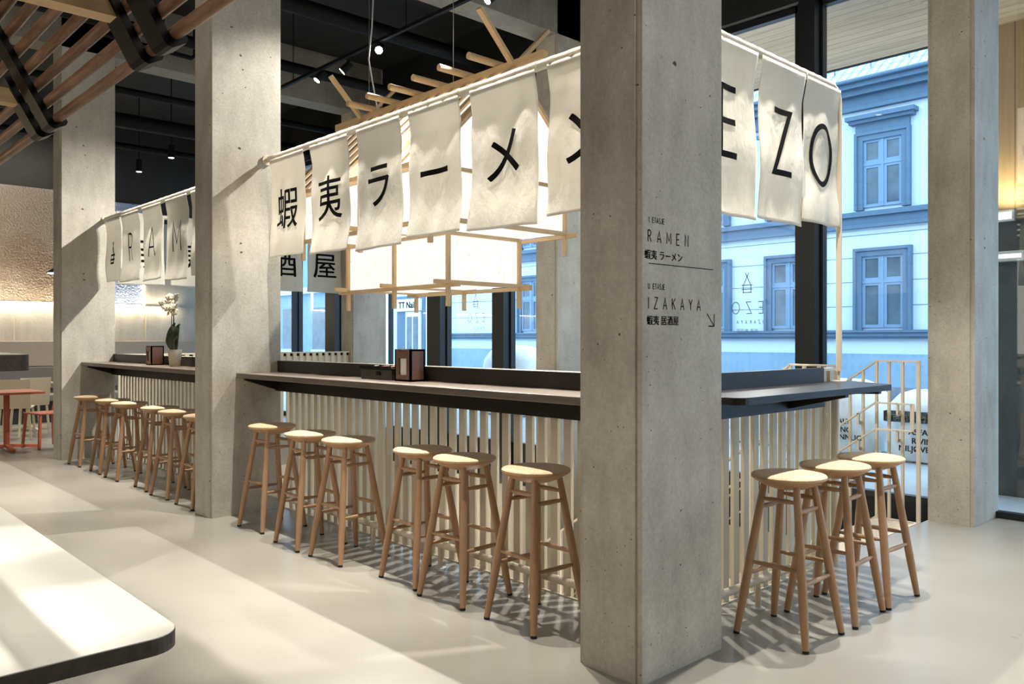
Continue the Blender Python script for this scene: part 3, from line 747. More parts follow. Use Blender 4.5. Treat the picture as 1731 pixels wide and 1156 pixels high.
# ------------------------------------------------------------------ stairs and balustrades
t = thing('staircase', 'staircase going down behind the right counter, with a speckled top tread', 'stairs', (5.79, 2.5, 0))
B(5.12, 6.45, 2.405, 2.72, -.06, -.004).build('tread', 'cork_tread', t)
MB().box(5.10, 6.50, 2.402, 2.425, -.10, .004).build('nosing', 'cream_metal', t)
y, z = 2.72, -.17
for i in range(13):
    B(5.12, 6.45, y, y + .29, z - .05, z).build('tread', 'cork_tread', t); B(5.12, 6.45, y, y + .02, z, z + .12).build('riser', 'dark_wood_x', t)
    y += .27; z -= .19
for X in (5.09, 6.452): MB().add([(X, 2.405, .006), (X, 2.73, .006), (X, 6.5, -2.64), (X, 6.5, -2.9), (X, 2.73, -.26), (X, 2.405, -.2), (X + .02, 2.405, .006), (X + .02, 2.73, .006), (X + .02, 6.5, -2.64), (X + .02, 6.5, -2.9), (X + .02, 2.73, -.26), (X + .02, 2.405, -.2)],
    [(0, 1, 4, 5), (1, 2, 3, 4), (6, 11, 10, 7), (7, 10, 9, 8), (0, 6, 7, 1), (1, 7, 8, 2), (2, 8, 9, 3), (3, 9, 10, 4), (4, 10, 11, 5), (5, 11, 6, 0)]).build('stringer', 'cream_metal', t)
def balustrade(X, label, inner):
    t = thing('balustrade', label, 'railing', (X, 2.5, 0))
    top = lambda y: 1.225 if y < 2.72 else 1.225 - (y - 2.72) * .70
    bot = lambda y: 0.0 if y < 2.72 else -(y - 2.72) * .70
    ys = [2.402, 2.518, 2.62, 2.716] + [2.823 + .106 * i for i in range(34)]
    for i, y in enumerate(ys):
        w_ = .018 if i else .026
        B(X - .012, X + .012, y - w_ / 2, y + w_ / 2, bot(y) + .0, top(y)).build('baluster', 'cream_metal', t)
    MB().bar((X, 2.39, 1.228), (X, 2.72, 1.228), .03, .012).bar((X, 2.716, 1.228), (X, 6.3, 1.228 - 3.58 * .7), .03, .012).build('top_bar', 'cream_metal', t)
    x = X + inner * .065
    for z in (.905, .70):
        MB().bar((x, 2.425, z), (x, 2.70, z), .03, .012).bar((x, 2.697, z), (x, 6.2, z - 3.5 * .7), .03, .012).build('handrail', 'cream_metal', t)
        for y, zz in ((2.53, z), (2.83, z - .09), (3.6, z - .63), (4.4, z - 1.19)):
            MB().bar((x, y, zz), (x, y, zz - .085), .012, .03).bar((x, y, zz - .08), (X, y, zz - .08), .012, .03).build('handrail_bracket', 'cream_metal', t)
    B(x - .006, x + .006, 2.41, 2.437, .70, .91).build('rail_end', 'cream_metal', t)
    return t
balustrade(6.467, 'cream stair balustrade at right, with two handrails, beside the column at the glass wall', -1)
balustrade(5.105, 'cream stair balustrade on the near side of the stairs, behind the right slat fence', 1)

# ------------------------------------------------------------------ things on the counters
def napkin_holder(loc, label, mat, w_=.17, d=.115, h=.205):
    t = thing('napkin_holder', label, 'napkin holder', loc)
    x, y, z = loc
    mb = MB(); wall = .012
    X0, X1, Y0, Y1 = x - d / 2, x + d / 2, y - w_ / 2, y + w_ / 2
    mb.box(X0, X1, Y0, Y0 + wall, z, z + h).box(X0, X1, Y1 - wall, Y1, z, z + h).box(X1 - wall, X1, Y0, Y1, z, z + h).box(X0, X1, Y0, Y1, z, z + wall)
    s0, s1 = y - w_ * .24, y + w_ * .26
    mb.box(X0, X0 + wall, Y0, s0, z, z + h).box(X0, X0 + wall, s1, Y1, z, z + h).box(X0, X0 + wall, s0, s1, z, z + h * .2).box(X0, X0 + wall, s0, s1, z + h * .72, z + h * .93)
    mb.box(X0 + wall, X1, Y0, Y1, z + h - .012, z + h - .002)
    mb.build('holder_box', mat, t)
    B(X0 + .016, X1 - .02, Y0 + .02, Y1 - .035, z + .014, z + h * .72).build('napkin_stack', 'paper_white', t)
    return t
napkin_holder((3.085, 4.26, 1.13), 'brown wooden napkin holder with white napkins on the middle counter', 'holder')
napkin_holder((3.08, 8.76, 1.13), 'copper brown napkin holder beside the orchid on the far left counter', 'copper_box', .15, .13, .20)
t = thing('condiment_box', 'low dark metal box with small packets beside the wooden napkin holder', 'box', (3.10, 4.56, 1.13))
B(3.04, 3.16, 4.40, 4.76, 1.13, 1.20).build('drawer_box', 'steel', t, bevel=.003)
MB().box(3.03, 3.165, 4.395, 4.765, 1.20, 1.206).box(3.03, 3.036, 4.395, 4.765, 1.206, 1.222).box(3.159, 3.165, 4.395, 4.765, 1.206, 1.222).build('tray', 'black', t)
h = MB()
for dy in (-.014, .014): h.lathe([(.014, 0), (.014, .006), (.004, .007)], (0, 0, 0), 16)
h = MB()
for dy in (-.012, .012): h.cyl((3.04, 4.55 + dy, 1.172), (3.034, 4.55 + dy, 1.172), .013)
h.build('finger_hole', 'black', t)
rnd = random.Random(3)
for i in range(9):
    y = 4.42 + rnd.random() * .30; x = 3.05 + rnd.random() * .08
    tag(MB().bar((x, y, 1.2125), (x + .03, y + rnd.uniform(-.02, .02), 1.2175), .028, .010).build('condiment_packet', ('paper_white', 'petal', 'red')[i % 3]),
        'small condiment packet lying in the tray on the low dark box', 'packet', 'packets in the condiment tray')
# orchid
t = thing('potted_orchid', 'white orchid in a cream pot on the far left counter', 'plant', (3.06, 8.16, 1.13))
MB().lathe([(.045, 0), (.050, .005), (.066, .15), (.068, .165), (.060, .165), (.055, .14)], (3.06, 8.16, 1.13), 28).build('pot', 'pot', t, True)
MB().rings([(3.06, 8.19, 1.27), (3.065, 8.20, 1.45), (3.06, 8.19, 1.62), (3.055, 8.20, 1.76), (3.05, 8.22, 1.81)], [.007, .006, .006, .005, .004], 8).build('stem', 'stem', t, True)
MB().rings([(3.06, 8.2, 1.27), (3.06, 8.25, 1.45), (3.055, 8.23, 1.6), (3.05, 8.21, 1.7)], [.005, .005, .004, .003], 8).build('stem', 'stem', t, True)
def leaf(tip, side, wd, base=(3.06, 8.15, 1.28)):
    b0 = V(base); tp = V(tip); sd = V(side).normalized(); mb = MB(); vs = []; fs = []; n = 10
    for i in range(n + 1):
        u = i / n; p = b0.lerp(tp, u) + V((-.03, 0, .0)) * math.sin(PI * u); wv_ = wd * math.sin(PI * min(1, .12 + u * .88)) ** .7
        vs += [p - sd * wv_ + V((-.008, 0, 0)), p + V((.006, 0, 0)), p + sd * wv_ + V((-.008, 0, 0))]
    for i in range(n):
        for k in range(2): a = i * 3 + k; fs.append((a, a + 1, a + 4, a + 3))
    mb.add(vs, fs); o = mb.build('leaf', 'leaf', t, True); md = o.modifiers.new('thickness', 'SOLIDIFY'); md.thickness = .004
leaf((3.05, 8.13, 1.56), (.73, -.68, 0), .048); leaf((3.07, 8.06, 1.55), (.73, -.68, .1), .052); leaf((3.0, 7.94, 1.42), (.5, -.5, .7), .03); leaf((3.0, 8.05, 1.50), (.7, -.7, .1), .045)
def flower(c, ang):
    c = V(c); mb = MB()
    R_ = Matrix.Rotation(ang, 3, 'Z') @ Matrix.Rotation(-1.2, 3, 'Y')
    for k in range(5):
        a = k * 2 * PI / 5 + .3; pts = []
        for u, wv_ in ((0, .004), (.35, .016), (.7, .02), (1, .006)):
            r = u * .042; d = V((math.cos(a), math.sin(a), 0)); s = V((-math.sin(a), math.cos(a), 0))
            pts.append((d * r - s * wv_ + V((0, 0, -.012 * u)), d * r + s * wv_ + V((0, 0, -.012 * u))))
        vs = [c + R_ @ q for pr in pts for q in pr]
        mb.add(vs, [(2 * i, 2 * i + 1, 2 * i + 3, 2 * i + 2) for i in range(3)])
    mb.lathe([(.002, -.01), (.008, 0), (.002, .01)], tuple(c), 10)
    o = mb.build('blossom', 'petal', t, True); md = o.modifiers.new('thickness', 'SOLIDIFY'); md.thickness = .002
rnd = random.Random(5)
for i in range(15):
    flower((3.02 + rnd.uniform(-.05, .05), 8.20 + rnd.uniform(-.12, .12), 1.745 + rnd.uniform(-.075, .075)), rnd.uniform(-1, 1))

# ------------------------------------------------------------------ copper pipe canopy
t = thing('copper_pipe_canopy', 'sloping canopy of copper pipes on black brackets at upper left', 'canopy', (1.0, 4.2, 2.55))
for i in range(14):
    x = 1.215 - .0455 * i; z = 2.60 + .082 * i
    MB().cyl((x, 1.6, z), (x, 8.6, z), .026, n=16).build('pipe', 'copper', t, True)
sl = V((-.0455, 0, .082)).normalized(); no = V((-sl.z, 0, sl.x))          # no points to the room side
if no.x > 0: no = -no
for yb in (3.30, 4.98, 6.66):
    for dy, ln in ((0, 1.3), (.26, .34)):
        a = V((1.215, yb + dy, 2.60)) - sl * .035 + no * .038
        fn = lambda u, v, q: tuple(a + sl * u + no * v + V((0, q, 0)))
        pl = [(0.0, -.075), (-.012, -.06), (-.012, .0), (.0, .014), (.02, .022), (ln, .022), (ln, -.012), (.03, -.012), (.02, -.075)]
        MB().prism(pl, fn, -.07, .07).build('bracket', 'black_gloss', t)
    MB().box(-1.2, 1.10, yb + .215, yb + .305, 2.71, 2.79).build('cross_arm', 'pine_x', t)
    MB().cyl((.55, yb, 3.7), (.55, yb, CEIL), .015).build('hanger_rod', 'black', t, True)

# ------------------------------------------------------------------ foreground table
def rounded_top(mb, x0, x1, y0, y1, z0, z1, r):
    poly = []
    for cx, cy, a0 in ((x1 - r, y0 + r, -90), (x1 - r, y1 - r, 0), (x0 + r, y1 - r, 90), (x0 + r, y0 + r, 180)):
        for k in range(9):
            a = math.radians(a0 + 90 * k / 8); poly.append((cx + r * math.cos(a), cy + r * math.sin(a)))
    mb.prism(poly, lambda a, b_, z: (a, b_, z), z0, z1)
t = thing('dining_table', 'white topped table with dark plywood edge in the left foreground', 'table', (.2, 3.2, 0))
mb = MB(); rounded_top(mb, -.25, .716, 1.845, 5.2, .702, .738, .075); mb.build('plywood_edge', 'ply_edge', t)
mb = MB(); rounded_top(mb, -.249, .715, 1.846, 5.199, .7382, .7405, .075); mb.build('table_top', 'table_top', t)
for x, y in ((-.1, 2.3), (-.1, 4.9)):
    MB().box(x - .03, x + .03, y - .03, y + .03, 0, .70).build('leg', 'black', t)
t = thing('high_table', 'tall white topped table with thick dark rounded edge at the left picture edge', 'table', (1.2, 7.0, 0))
mb = MB(); rounded_top(mb, .3, 1.52, 6.85, 8.6, 1.165, 1.284, .1); mb.build('table_edge', 'ply_edge', t)
mb = MB(); rounded_top(mb, .302, 1.518, 6.852, 8.598, 1.2842, 1.287, .1); mb.build('table_top', 'table_top', t)
MB().box(.55, .9, 7.2, 8.3, 0, 1.165).build('pedestal', 'black', t)

# ------------------------------------------------------------------ far left seating area
t = thing('wall_bench', 'long upholstered bench against the far left wall', 'bench', (1, 15.6, 0))
B(-4.5, 7.0, 15.80, 15.925, .93, 1.365).build('backrest', 'seat_cloth', t, bevel=.01)
B(-4.5, 7.0, 15.75, 15.925, .55, .92).build('lower_backrest', 'grey_cloth', t, bevel=.01)
B(-4.5, 7.0, 15.2, 15.75, .36, .47).build('seat', 'grey_cloth', t, bevel=.02)
B(-4.5, 7.0, 15.3, 15.92, 0, .36).build('base', 'wall_dark', t)
t = thing('cafe_table', 'red square table with red pedestal foot at far left', 'table', (2.35, 11.85, 0))
MB().box(1.9, 2.69, 11.46, 12.2, .715, .742).build('table_top', 'red', t)
MB().cyl((2.35, 11.85, .04), (2.35, 11.85, .715), .035).build('column', 'red', t, True)
mb = MB()
for a in (0, 90, 180, 270):
    d = V((math.cos(math.radians(a)), math.sin(math.radians(a)), 0)); c = V((2.35, 11.85, 0)); mb.bar(c + V((0, 0, .06)), c + d * .36 + V((0, 0, .022)), .05, .035)
mb.build('foot', 'red', t)
def chair(loc, rz, mat, label, grp=None):
    t = thing('chair', label, 'chair', (0, 0, 0), grp); s = .40
    B(-.20, .20, -.20, .20, .435, .455).build('seat', mat, t, bevel=.008)
    MB().add([(-.2, .17, .455), (.2, .17, .455), (.2, .195, .455), (-.2, .195, .455), (-.2, .25, .84), (.2, .25, .84), (.2, .27, .84), (-.2, .27, .84)],
             [(0, 3, 2, 1), (4, 5, 6, 7), (0, 1, 5, 4), (1, 2, 6, 5), (2, 3, 7, 6), (3, 0, 4, 7)]).build('backrest', mat, t)
    for sx in (-1, 1):
        for sy in (-1, 1): MB().bar((sx * .17, sy * .17, .44), (sx * .20, sy * .20, 0), .028, .028, up=(0, 1, 0)).build('leg', mat, t)
    t.location = loc; t.rotation_euler = (0, 0, rz); WL[t] = V(loc); return t
chair((2.80, 11.85, 0), math.radians(-75), 'red', 'red chair at the red table, partly hidden by the far left column')
chair((2.72, 13.10, 0), math.radians(160), 'white_chair', 'cream chair with its back to the camera, behind the red table')
chair((2.98, 13.55, 0), math.radians(185), 'white_chair', 'cream chair beside the pale table, nearer the far left column')
chair((2.45, 14.7, 0), math.radians(20), 'white_chair', 'cream chair in front of the wall bench at far left')
t = thing('cafe_table', 'pale cream table with star foot behind the red table', 'table', (3.0, 14.2, 0))
B(2.5, 3.4, 14.0, 14.6, .715, .74).build('table_top', 'white_chair', t)
MB().cyl((3.1, 14.2, .04), (3.1, 14.2, .715), .03).build('column', 'cream_metal', t, True)
mb = MB()
for a in (10, 100, 190, 280):
    d = V((math.cos(math.radians(a)), math.sin(math.radians(a)), 0)); c = V((3.1, 14.2, 0)); mb.bar(c + V((0, 0, .07)), c + d * .4 + V((0, 0, .02)), .045, .035)
mb.build('foot', 'cream_metal', t)
t = thing('pendant_lamp', 'black cone pendant lamp beside the far left column', 'lamp', (3.05, 12.2, 2.28))
MB().lathe([(.17, 0), (.172, .004), (.03, .11), (.02, .13)], (3.05, 12.2, 2.29), 28).build('lamp_shade', 'black', t, True)
MB().lathe([(.155, 0), (.155, .003)], (3.05, 12.2, 2.283), 28).build('diffuser', 'lamp_soft', t, True)
MB().cyl((3.05, 12.2, 2.41), (3.05, 12.2, CEIL), .004, n=8).build('cord', 'black', t, True)

# ------------------------------------------------------------------ ceiling services
for i, (y, z, r, lab) in enumerate(((9.6, 4.9, .07, 'thick black ceiling duct behind the left counter banners'), (11.6, 4.75, .05, 'thin black ceiling pipe beyond the far left column'),
        (12.6, 4.6, .11, 'widest black ceiling duct near the far wall'), (13.8, 4.5, .05, 'thin black ceiling pipe near the far wall'),
        (8.0, 5.0, .09, 'thick black ceiling duct above the lantern ridge'), (4.6, 5.1, .09, 'thick black ceiling duct over the middle counter'))):
    tag(MB().cyl((-4.9, y, z), (XG - .2, y, z), r).build('ceiling_pipe', 'black', smooth=True), lab, 'pipe')
tag(MB().rings([(2.9, 10.25, 4.98), (4.05, 10.25, 4.94), (4.1, 10.25, 4.99), (4.1, 10.25, CEIL)], .028, 10).build('sprinkler_pipe', 'black', smooth=True), 'thin black sprinkler pipe turning up to the ceiling left of the middle column', 'pipe')
t = thing('lighting_track', 'black lighting track running above the lantern ridge', 'track', (4.95, 7, 4.60))
B(4.93, 4.97, 4.2, 10.2, 4.60, 4.635).build('rail', 'black', t)
for y in (4.6, 6.9, 9.3): MB().cyl((4.95, y, 4.635), (4.95, y, CEIL), .006, n=8).build('hanger', 'black', t, True)
t = thing('lighting_track', 'black lighting track over the hall side of the counters', 'track', (2.93, 6, 4.55))
B(2.915, 2.945, 2.5, 10.2, 4.60, 4.635).build('rail', 'black', t)
for y in (3.0, 7.0, 9.5): MB().cyl((2.93, y, 4.635), (2.93, y, CEIL), .006, n=8).build('hanger', 'black', t, True)
def spot_fixture(pos, target, label, lens='lamp', r=.045, ln=.14, mount=4.60):
    p = V(pos); d = (V(target) - p).normalized()
    t = thing('track_spotlight', label, 'spotlight', pos)
    MB().rings([p - d * ln, p - d * .0], r, 18).build('housing', 'black', t, True)
    MB().rings([p + d * .001, p + d * .004], r * .86, 18).build('lens', lens, t, True)
    MB().cyl(p - d * ln * .6, (p.x - d.x * ln * .6, p.y - d.y * ln * .6, mount), .008, n=8).build('stem', 'black', t, True)
    return p, d
def lamp(name, kind, loc, energy, col=(1, .87, .70), target=None, size=.05, angle=60, blend=.4, shape=None):
    l = bpy.data.lights.new(name, kind); l.energy = energy; l.color = col
    if kind == 'SPOT': l.spot_size = math.radians(angle); l.spot_blend = blend; l.shadow_soft_size = size
    elif kind == 'POINT': l.shadow_soft_size = size
    elif kind == 'AREA':
        l.shape = 'RECTANGLE'; l.size, l.size_y = shape
    o = bpy.data.objects.new(name, l); COL.objects.link(o); o.location = loc
    if target is not None: o.rotation_euler = (V(target) - V(loc)).to_track_quat('-Z', 'Y').to_euler()
    return o
WARM = (1, .91, .79)
TR = [((4.95, 7.40, 4.52), (3.0, 5.4, 2.75), 'brightly lit black spotlight above the lantern ridge'), ((4.95, 5.63, 4.52), (2.8, 6.25, 2.5), 'lit black spotlight at the top edge near the ceiling beam'),
      ((4.95, 8.72, 4.50), (2.3, 9.8, .8), 'left lamp of the paired black spotlights on the track'), ((4.95, 8.15, 4.47), (2.6, 10.3, 1.6), 'right lamp of the paired black spotlights on the track'),
      ((4.95, 4.55, 4.52), (3.0, 2.6, .2), 'lit black spotlight on the track hidden behind the sign column')]
for pos, tg, lab in TR:
    p, d = spot_fixture(pos, tg, lab)
    lamp('spot_lamp', 'SPOT', p + d * .02, 560 if pos[1] > 8 else 900 if pos[1] > 7 else 960 if pos[1] > 5 else 760, (1, .975, .91), tg, .03, 54 if 5 < pos[1] < 8 else 62, .7)
NUM = 'first second third fourth fifth sixth seventh'.split()
for i, y in enumerate((2.95, 3.85, 4.75, 5.45, 7.3, 8.2, 9.1)):
    p, d = spot_fixture((2.93, y, 4.50), (2.93, y, 0), 'black downlight above the long counters, %s from the sign column' % NUM[i], 'lamp_soft')
    lamp('downlight_lamp', 'SPOT', p + d * .02, 560, (1, .95, .86), (2.93, y, 0), .02, 48, .5)
t = thing('lighting_track', 'short black lighting track over the right counter', 'track', (4.1, 2.1, 4.55))
B(3.2, 5.4, 2.085, 2.115, 4.60, 4.635).build('rail', 'black', t)
for x in (3.4, 5.2): MB().cyl((x, 2.1, 4.635), (x, 2.1, CEIL), .006, n=8).build('hanger', 'black', t, True)
for i, x in enumerate((3.75, 4.9)):
    p, d = spot_fixture((x, 2.1, 4.50), (x, 2.1, 0), 'black downlight above the right counter, %s from the sign column' % NUM[i], 'lamp_soft')
    lamp('downlight_lamp', 'SPOT', p + d * .02, 640, (1, .96, .89), (x - .15, 2.0, 0), .02, 74, .6)
for i, (x, y, z, lab) in enumerate(((4.667, 14.0, 4.16, 'small lit black downlight left of the middle column near the far wall'), (4.82, 13.0, 4.25, 'small lit black downlight nearer the middle column'))):
    spot_fixture((x, y, z), (x, y, 0), lab, 'lamp_soft', .05, .2, CEIL)
    lamp('downlight_lamp', 'SPOT', (x, y, z - .02), 200, WARM, (x, y, 0), .05, 90, .6)
# hall side, with unseen lamps standing in for the rest of the room's lights
for x, y, e in ((0, 12.2, 260), (2.3, 12.6, 300), (2.0, 14.6, 300)):
    lamp('unseen_hall_lamp', 'SPOT', (x, y, 4.9), e, WARM, (x + .1, y, 0), .04, 95, .7)
lamp('unseen_hall_lamp', 'SPOT', (5.4, 1.0, 4.9), 300, (1, .97, .92), (5.0, .5, 0), .04, 56, .8)  # unseen spot added to brighten the floor at right
lamp('hall_fill', 'AREA', (-2.5, 4.5, 4.9), 250, (1, .93, .84), (2.6, 4.5, 1.8), shape=(2.5, 9))  # added soft fill from the hall side, no such fixture
lamp('hall_fill', 'AREA', (3.0, -2.6, 4.9), 105, (1, .90, .78), (4.2, 2.2, 1.8), shape=(4, 2))  # added soft fill towards the right counter, no such fixture
for yy, en in [(1.4 + .75 * k, 70) for k in range(11)]:  # added row of weak spots that draws the bright floor band
    lamp('table_floor_spot', 'SPOT', (2.15, yy, 4.62), en, (1, .96, .90), (.90, yy, 0), .015, 30, .15)
for yy in (1.7, 2.6, 3.5):
    lamp('table_floor_spot', 'SPOT', (2.05, yy, 4.62), 420, (1, .97, .92), (.55, yy, .74), .012, 21, .3)
lamp('lower_room_fill', 'POINT', (4.2, 4.6, -1.0), 40, WARM, size=.2)  # unseen point lights added to brighten the lower floor
lamp('lower_room_fill', 'POINT', (6.0, 8.6, -1.0), 40, WARM, size=.2)
lamp('led_lamp', 'AREA', (1.5, 15.84, 2.03), 60, (1, .84, .60), (1.5, 15.95, .5), shape=(9, .04))
lamp('led_lamp', 'AREA', (1.5, 15.84, 2.05), 40, (1, .84, .60), (1.5, 15.98, 4), shape=(9, .04))
lamp('wall_wash_lamp', 'AREA', (1.0, 15.2, 4.7), 70, WARM, (1.0, 16, 2.8), shape=(6, .2))

# ------------------------------------------------------------------ outside
GZ = -.15
struct(B(XG + .08, 12.4, -12, 45, GZ - .2, GZ).build('floor_pavement', 'pavement'))
struct(B(12.4, 19.9, -12, 45, GZ - .25, GZ - .06).build('floor_street', 'asphalt'))
tag(B(XG + .1, 9.1, 2.9, 18, 4.5, 4.75).build('canopy_soffit', 'soffit'), 'plank clad soffit outside above the glass wall', 'soffit')
tag(B(9.1, 9.15, 2.9, 18, 4.49, 6.6).build('canopy_fascia', 'spandrel'), 'dark edge board along the outside of the plank soffit', 'fascia')
t = thing('entrance_wall', 'outside wall of knotty vertical planks above dark concrete, at the right picture edge', 'wall', (9.1, 1, GZ))
B(9.0, 9.3, 1.7, 2.86, 2.58, 4.5).build('plank_cladding', 'plank_wall', t)
B(9.06, 9.3, 1.7, 2.86, GZ, 2.58).build('concrete_base', 'cement_dark', t)
tag(B(XG + .1, 9.3, -3, 2.9, 4.5, 4.75).build('porch_ceiling', 'soffit'), 'pale plank porch ceiling at the right picture edge', 'soffit')
t = thing('wall_lamp', 'small square wall lamp at the bottom of the plank cladding', 'lamp', (8.97, 2.55, 2.6))
B(8.95, 8.999, 2.44, 2.62, 2.55, 2.66).build('lamp_body', 'chrome', t); B(8.944, 8.95, 2.46, 2.60, 2.57, 2.64).build('diffuser', 'fixture_lens', t)
t = thing('wall_lamp', 'long pale wall lamp on the dark concrete at the right picture edge', 'lamp', (8.98, 2.4, 2.2))
B(8.96, 9.058, 2.36, 2.66, 2.16, 2.26).build('lamp_body', 'chrome', t); B(8.954, 8.96, 2.38, 2.64, 2.19, 2.23).build('diffuser', 'fixture_lens', t)
lamp('wall_light', 'SPOT', (8.75, 2.5, 2.62), 45, (1, .78, .45), (9.0, 2.4, 3.6), .05, 130, .8)
lamp('soffit_fill', 'POINT', (8.0, 4.6, 2.9), 80, (1, .88, .72), size=.1)  # added point lights that warm the soffit from below
lamp('soffit_fill', 'POINT', (8.2, 7.2, 2.9), 80, (1, .88, .72), size=.1)

# building across the street
t = thing('town_house', 'pale blue rendered town house with slate blue trims across the street', 'building', (20.2, 12, GZ))
B(20, 20.4, -10, 25, GZ, 7.7).build('wall', 'bldg', t)
B(19.93, 20, -10, 25, GZ + .05, 1.04).build('plinth', 'bldg_plinth', t)
B(19.88, 20, -10, 25, GZ, .25).build('plinth_base', 'bldg_stone', t)
MB().box(19.86, 20, -10, 25, 1.46, 1.56).box(19.82, 20, -10, 25, 1.56, 1.62).box(19.9, 20, -10, 25, 1.40, 1.46).build('sill_course', 'bldg_trim', t)
MB().box(19.84, 20, -10, 25, 4.40, 4.52).box(19.92, 20, -10, 25, 4.20, 4.40).box(19.86, 20, -10, 25, 4.12, 4.20).build('string_course', 'bldg_trim', t)
MB().box(19.86, 20, -10, 25, 7.02, 7.12).box(19.92, 20, -10, 25, 7.12, 7.36).box(19.72, 20, -10, 25, 7.36, 7.5).box(19.55, 20, -10, 25, 7.5, 7.66).build('cornice', 'bldg_trim', t)
MB().rings([(19.46, -10, 7.655), (19.46, 25, 7.655)], .05, 10).build('gutter', 'bldg_trim', t, True)
MB().add([(19.5, -10, 7.72), (19.5, 25, 7.72), (24.5, 25, 11.5), (24.5, -10, 11.5), (19.5, -10, 7.62), (19.5, 25, 7.62), (24.5, 25, 11.4), (24.5, -10, 11.4)],
         [(0, 1, 2, 3), (7, 6, 5, 4), (0, 4, 5, 1), (1, 5, 6, 2), (2, 6, 7, 3), (3, 7, 4, 0)]).build('roof', 'tiles', t)
for y in (7.6, 8.5, 9.4, 11.2): MB().bar((19.9, y, 8.02), (19.9, y, 8.38), .03, .03).bar((19.9, y, 8.36), (20.2, y, 8.2), .03, .03).build('snow_guard', 'bldg_stone', t)
for z in (2.2, 2.8, 3.4, 3.95): B(19.995, 20, -10, 25, z, z + .015).build('render_joint', 'bldg_trim', t)
def hwin(yc, z0, z1, w_, up):
    y0, y1 = yc - w_ / 2, yc + w_ / 2
    f = MB().box(19.90, 20.0, y0 - .13, y0, z0 - .06, z1).box(19.90, 20.0, y1, y1 + .13, z0 - .06, z1).box(19.90, 20.0, y0 - .13, y1 + .13, z1, z1 + .13)
    f.box(19.86, 20.0, y0 - .2, y0 - .13, z0 - .06, z1 + .13).box(19.86, 20.0, y1 + .13, y1 + .2, z0 - .06, z1 + .13).box(19.86, 20, y0 - .2, y1 + .2, z1 + .13, z1 + .2)
    if up: f.box(19.9, 20, y0 - .18, y1 + .18, z1 + .2, z1 + .42).box(19.78, 20, y0 - .3, y1 + .3, z1 + .42, z1 + .5).box(19.7, 20, y0 - .36, y1 + .36, z1 + .5, z1 + .6)
    w = f.build('window', 'bldg_trim', t)
    m_ = (z1 - z0) * .64 + z0; s = MB()
    for a, b_ in ((y0, yc - .03), (yc + .03, y1)):
        for c, d in ((z0, m_ - .03), (m_ + .03, z1)):
            s.box(19.95, 19.99, a, a + .07, c, d).box(19.95, 19.99, b_ - .07, b_, c, d).box(19.952, 19.988, a + .07, b_ - .07, c, c + .07).box(19.952, 19.988, a + .07, b_ - .07, d - .06, d)
    s.box(19.93, 19.991, yc - .03, yc + .03, z0, z1).box(19.935, 19.989, y0, yc - .03, m_ - .03, m_ + .03).box(19.935, 19.989, yc + .03, y1, m_ - .03, m_ + .03)
    s.build('sash', 'sash', w)
    B(19.975, 19.999, y0, y1, z0, z1).build('pane', 'bldg_glass', w)
for i in range(-1, 6):
    yc = 8.24 + 2.42 * i
    hwin(yc, 4.62, 6.25, .92, True); hwin(yc, 1.68, 3.42, .98, False)
# shop with the nails sign further down the street
t = thing('nail_shop', 'pale shop front with a white door, seen below the lantern', 'shop', (19.9, 27, GZ))
B(19.6, 20.4, 25.2, 32, GZ, 7).build('wall', 'bldg', t)
B(19.55, 19.6, 26.0, 27.9, GZ, 3.15).build('tiled_surround', 'bldg_trim', t)
B(19.48, 19.56, 26.2, 27.2, GZ, 2.5).build('door', 'shop_white', t)
B(19.45, 19.48, 26.35, 26.65, .2, 2.3).build('door_pane', 'bldg_glass', t); B(19.45, 19.48, 26.78, 27.08, .2, 2.3).build('door_pane', 'bldg_glass', t)
t = thing('shop_sign', 'white sign reading TT Nails above the shop door', 'sign', (19.45, 27, 2.55))
B(19.44, 19.54, 26.15, 27.8, 2.53, 3.02).build('sign_panel', 'shop_white', t)
mb = MB(); glyph_mesh(mb, 'TT Nails', .36, lambda u, v: (19.436, 27.0 - u, 2.78 + v), 0, 0, .012); mb.build('sign_lettering', 'ink', t)

t = thing('town_house', 'plain pale house at the far end of the street, seen left of the lantern', 'building', (20.2, 50, GZ))
B(19.8, 20.6, 32.2, 80, GZ, 9).build('wall', 'bldg_plinth', t)
for y in (34, 37, 40, 43, 46, 49, 53, 57):
    B(19.74, 19.8, y, y + 1.2, .9, 2.9).build('window', 'bldg_glass', t)
    B(19.70, 19.8, y - .1, y + 1.3, .75, .9).build('sill', 'bldg', t)
B(19.6, 19.8, 32.2, 80, 3.6, 3.9).build('cornice', 'bldg', t)

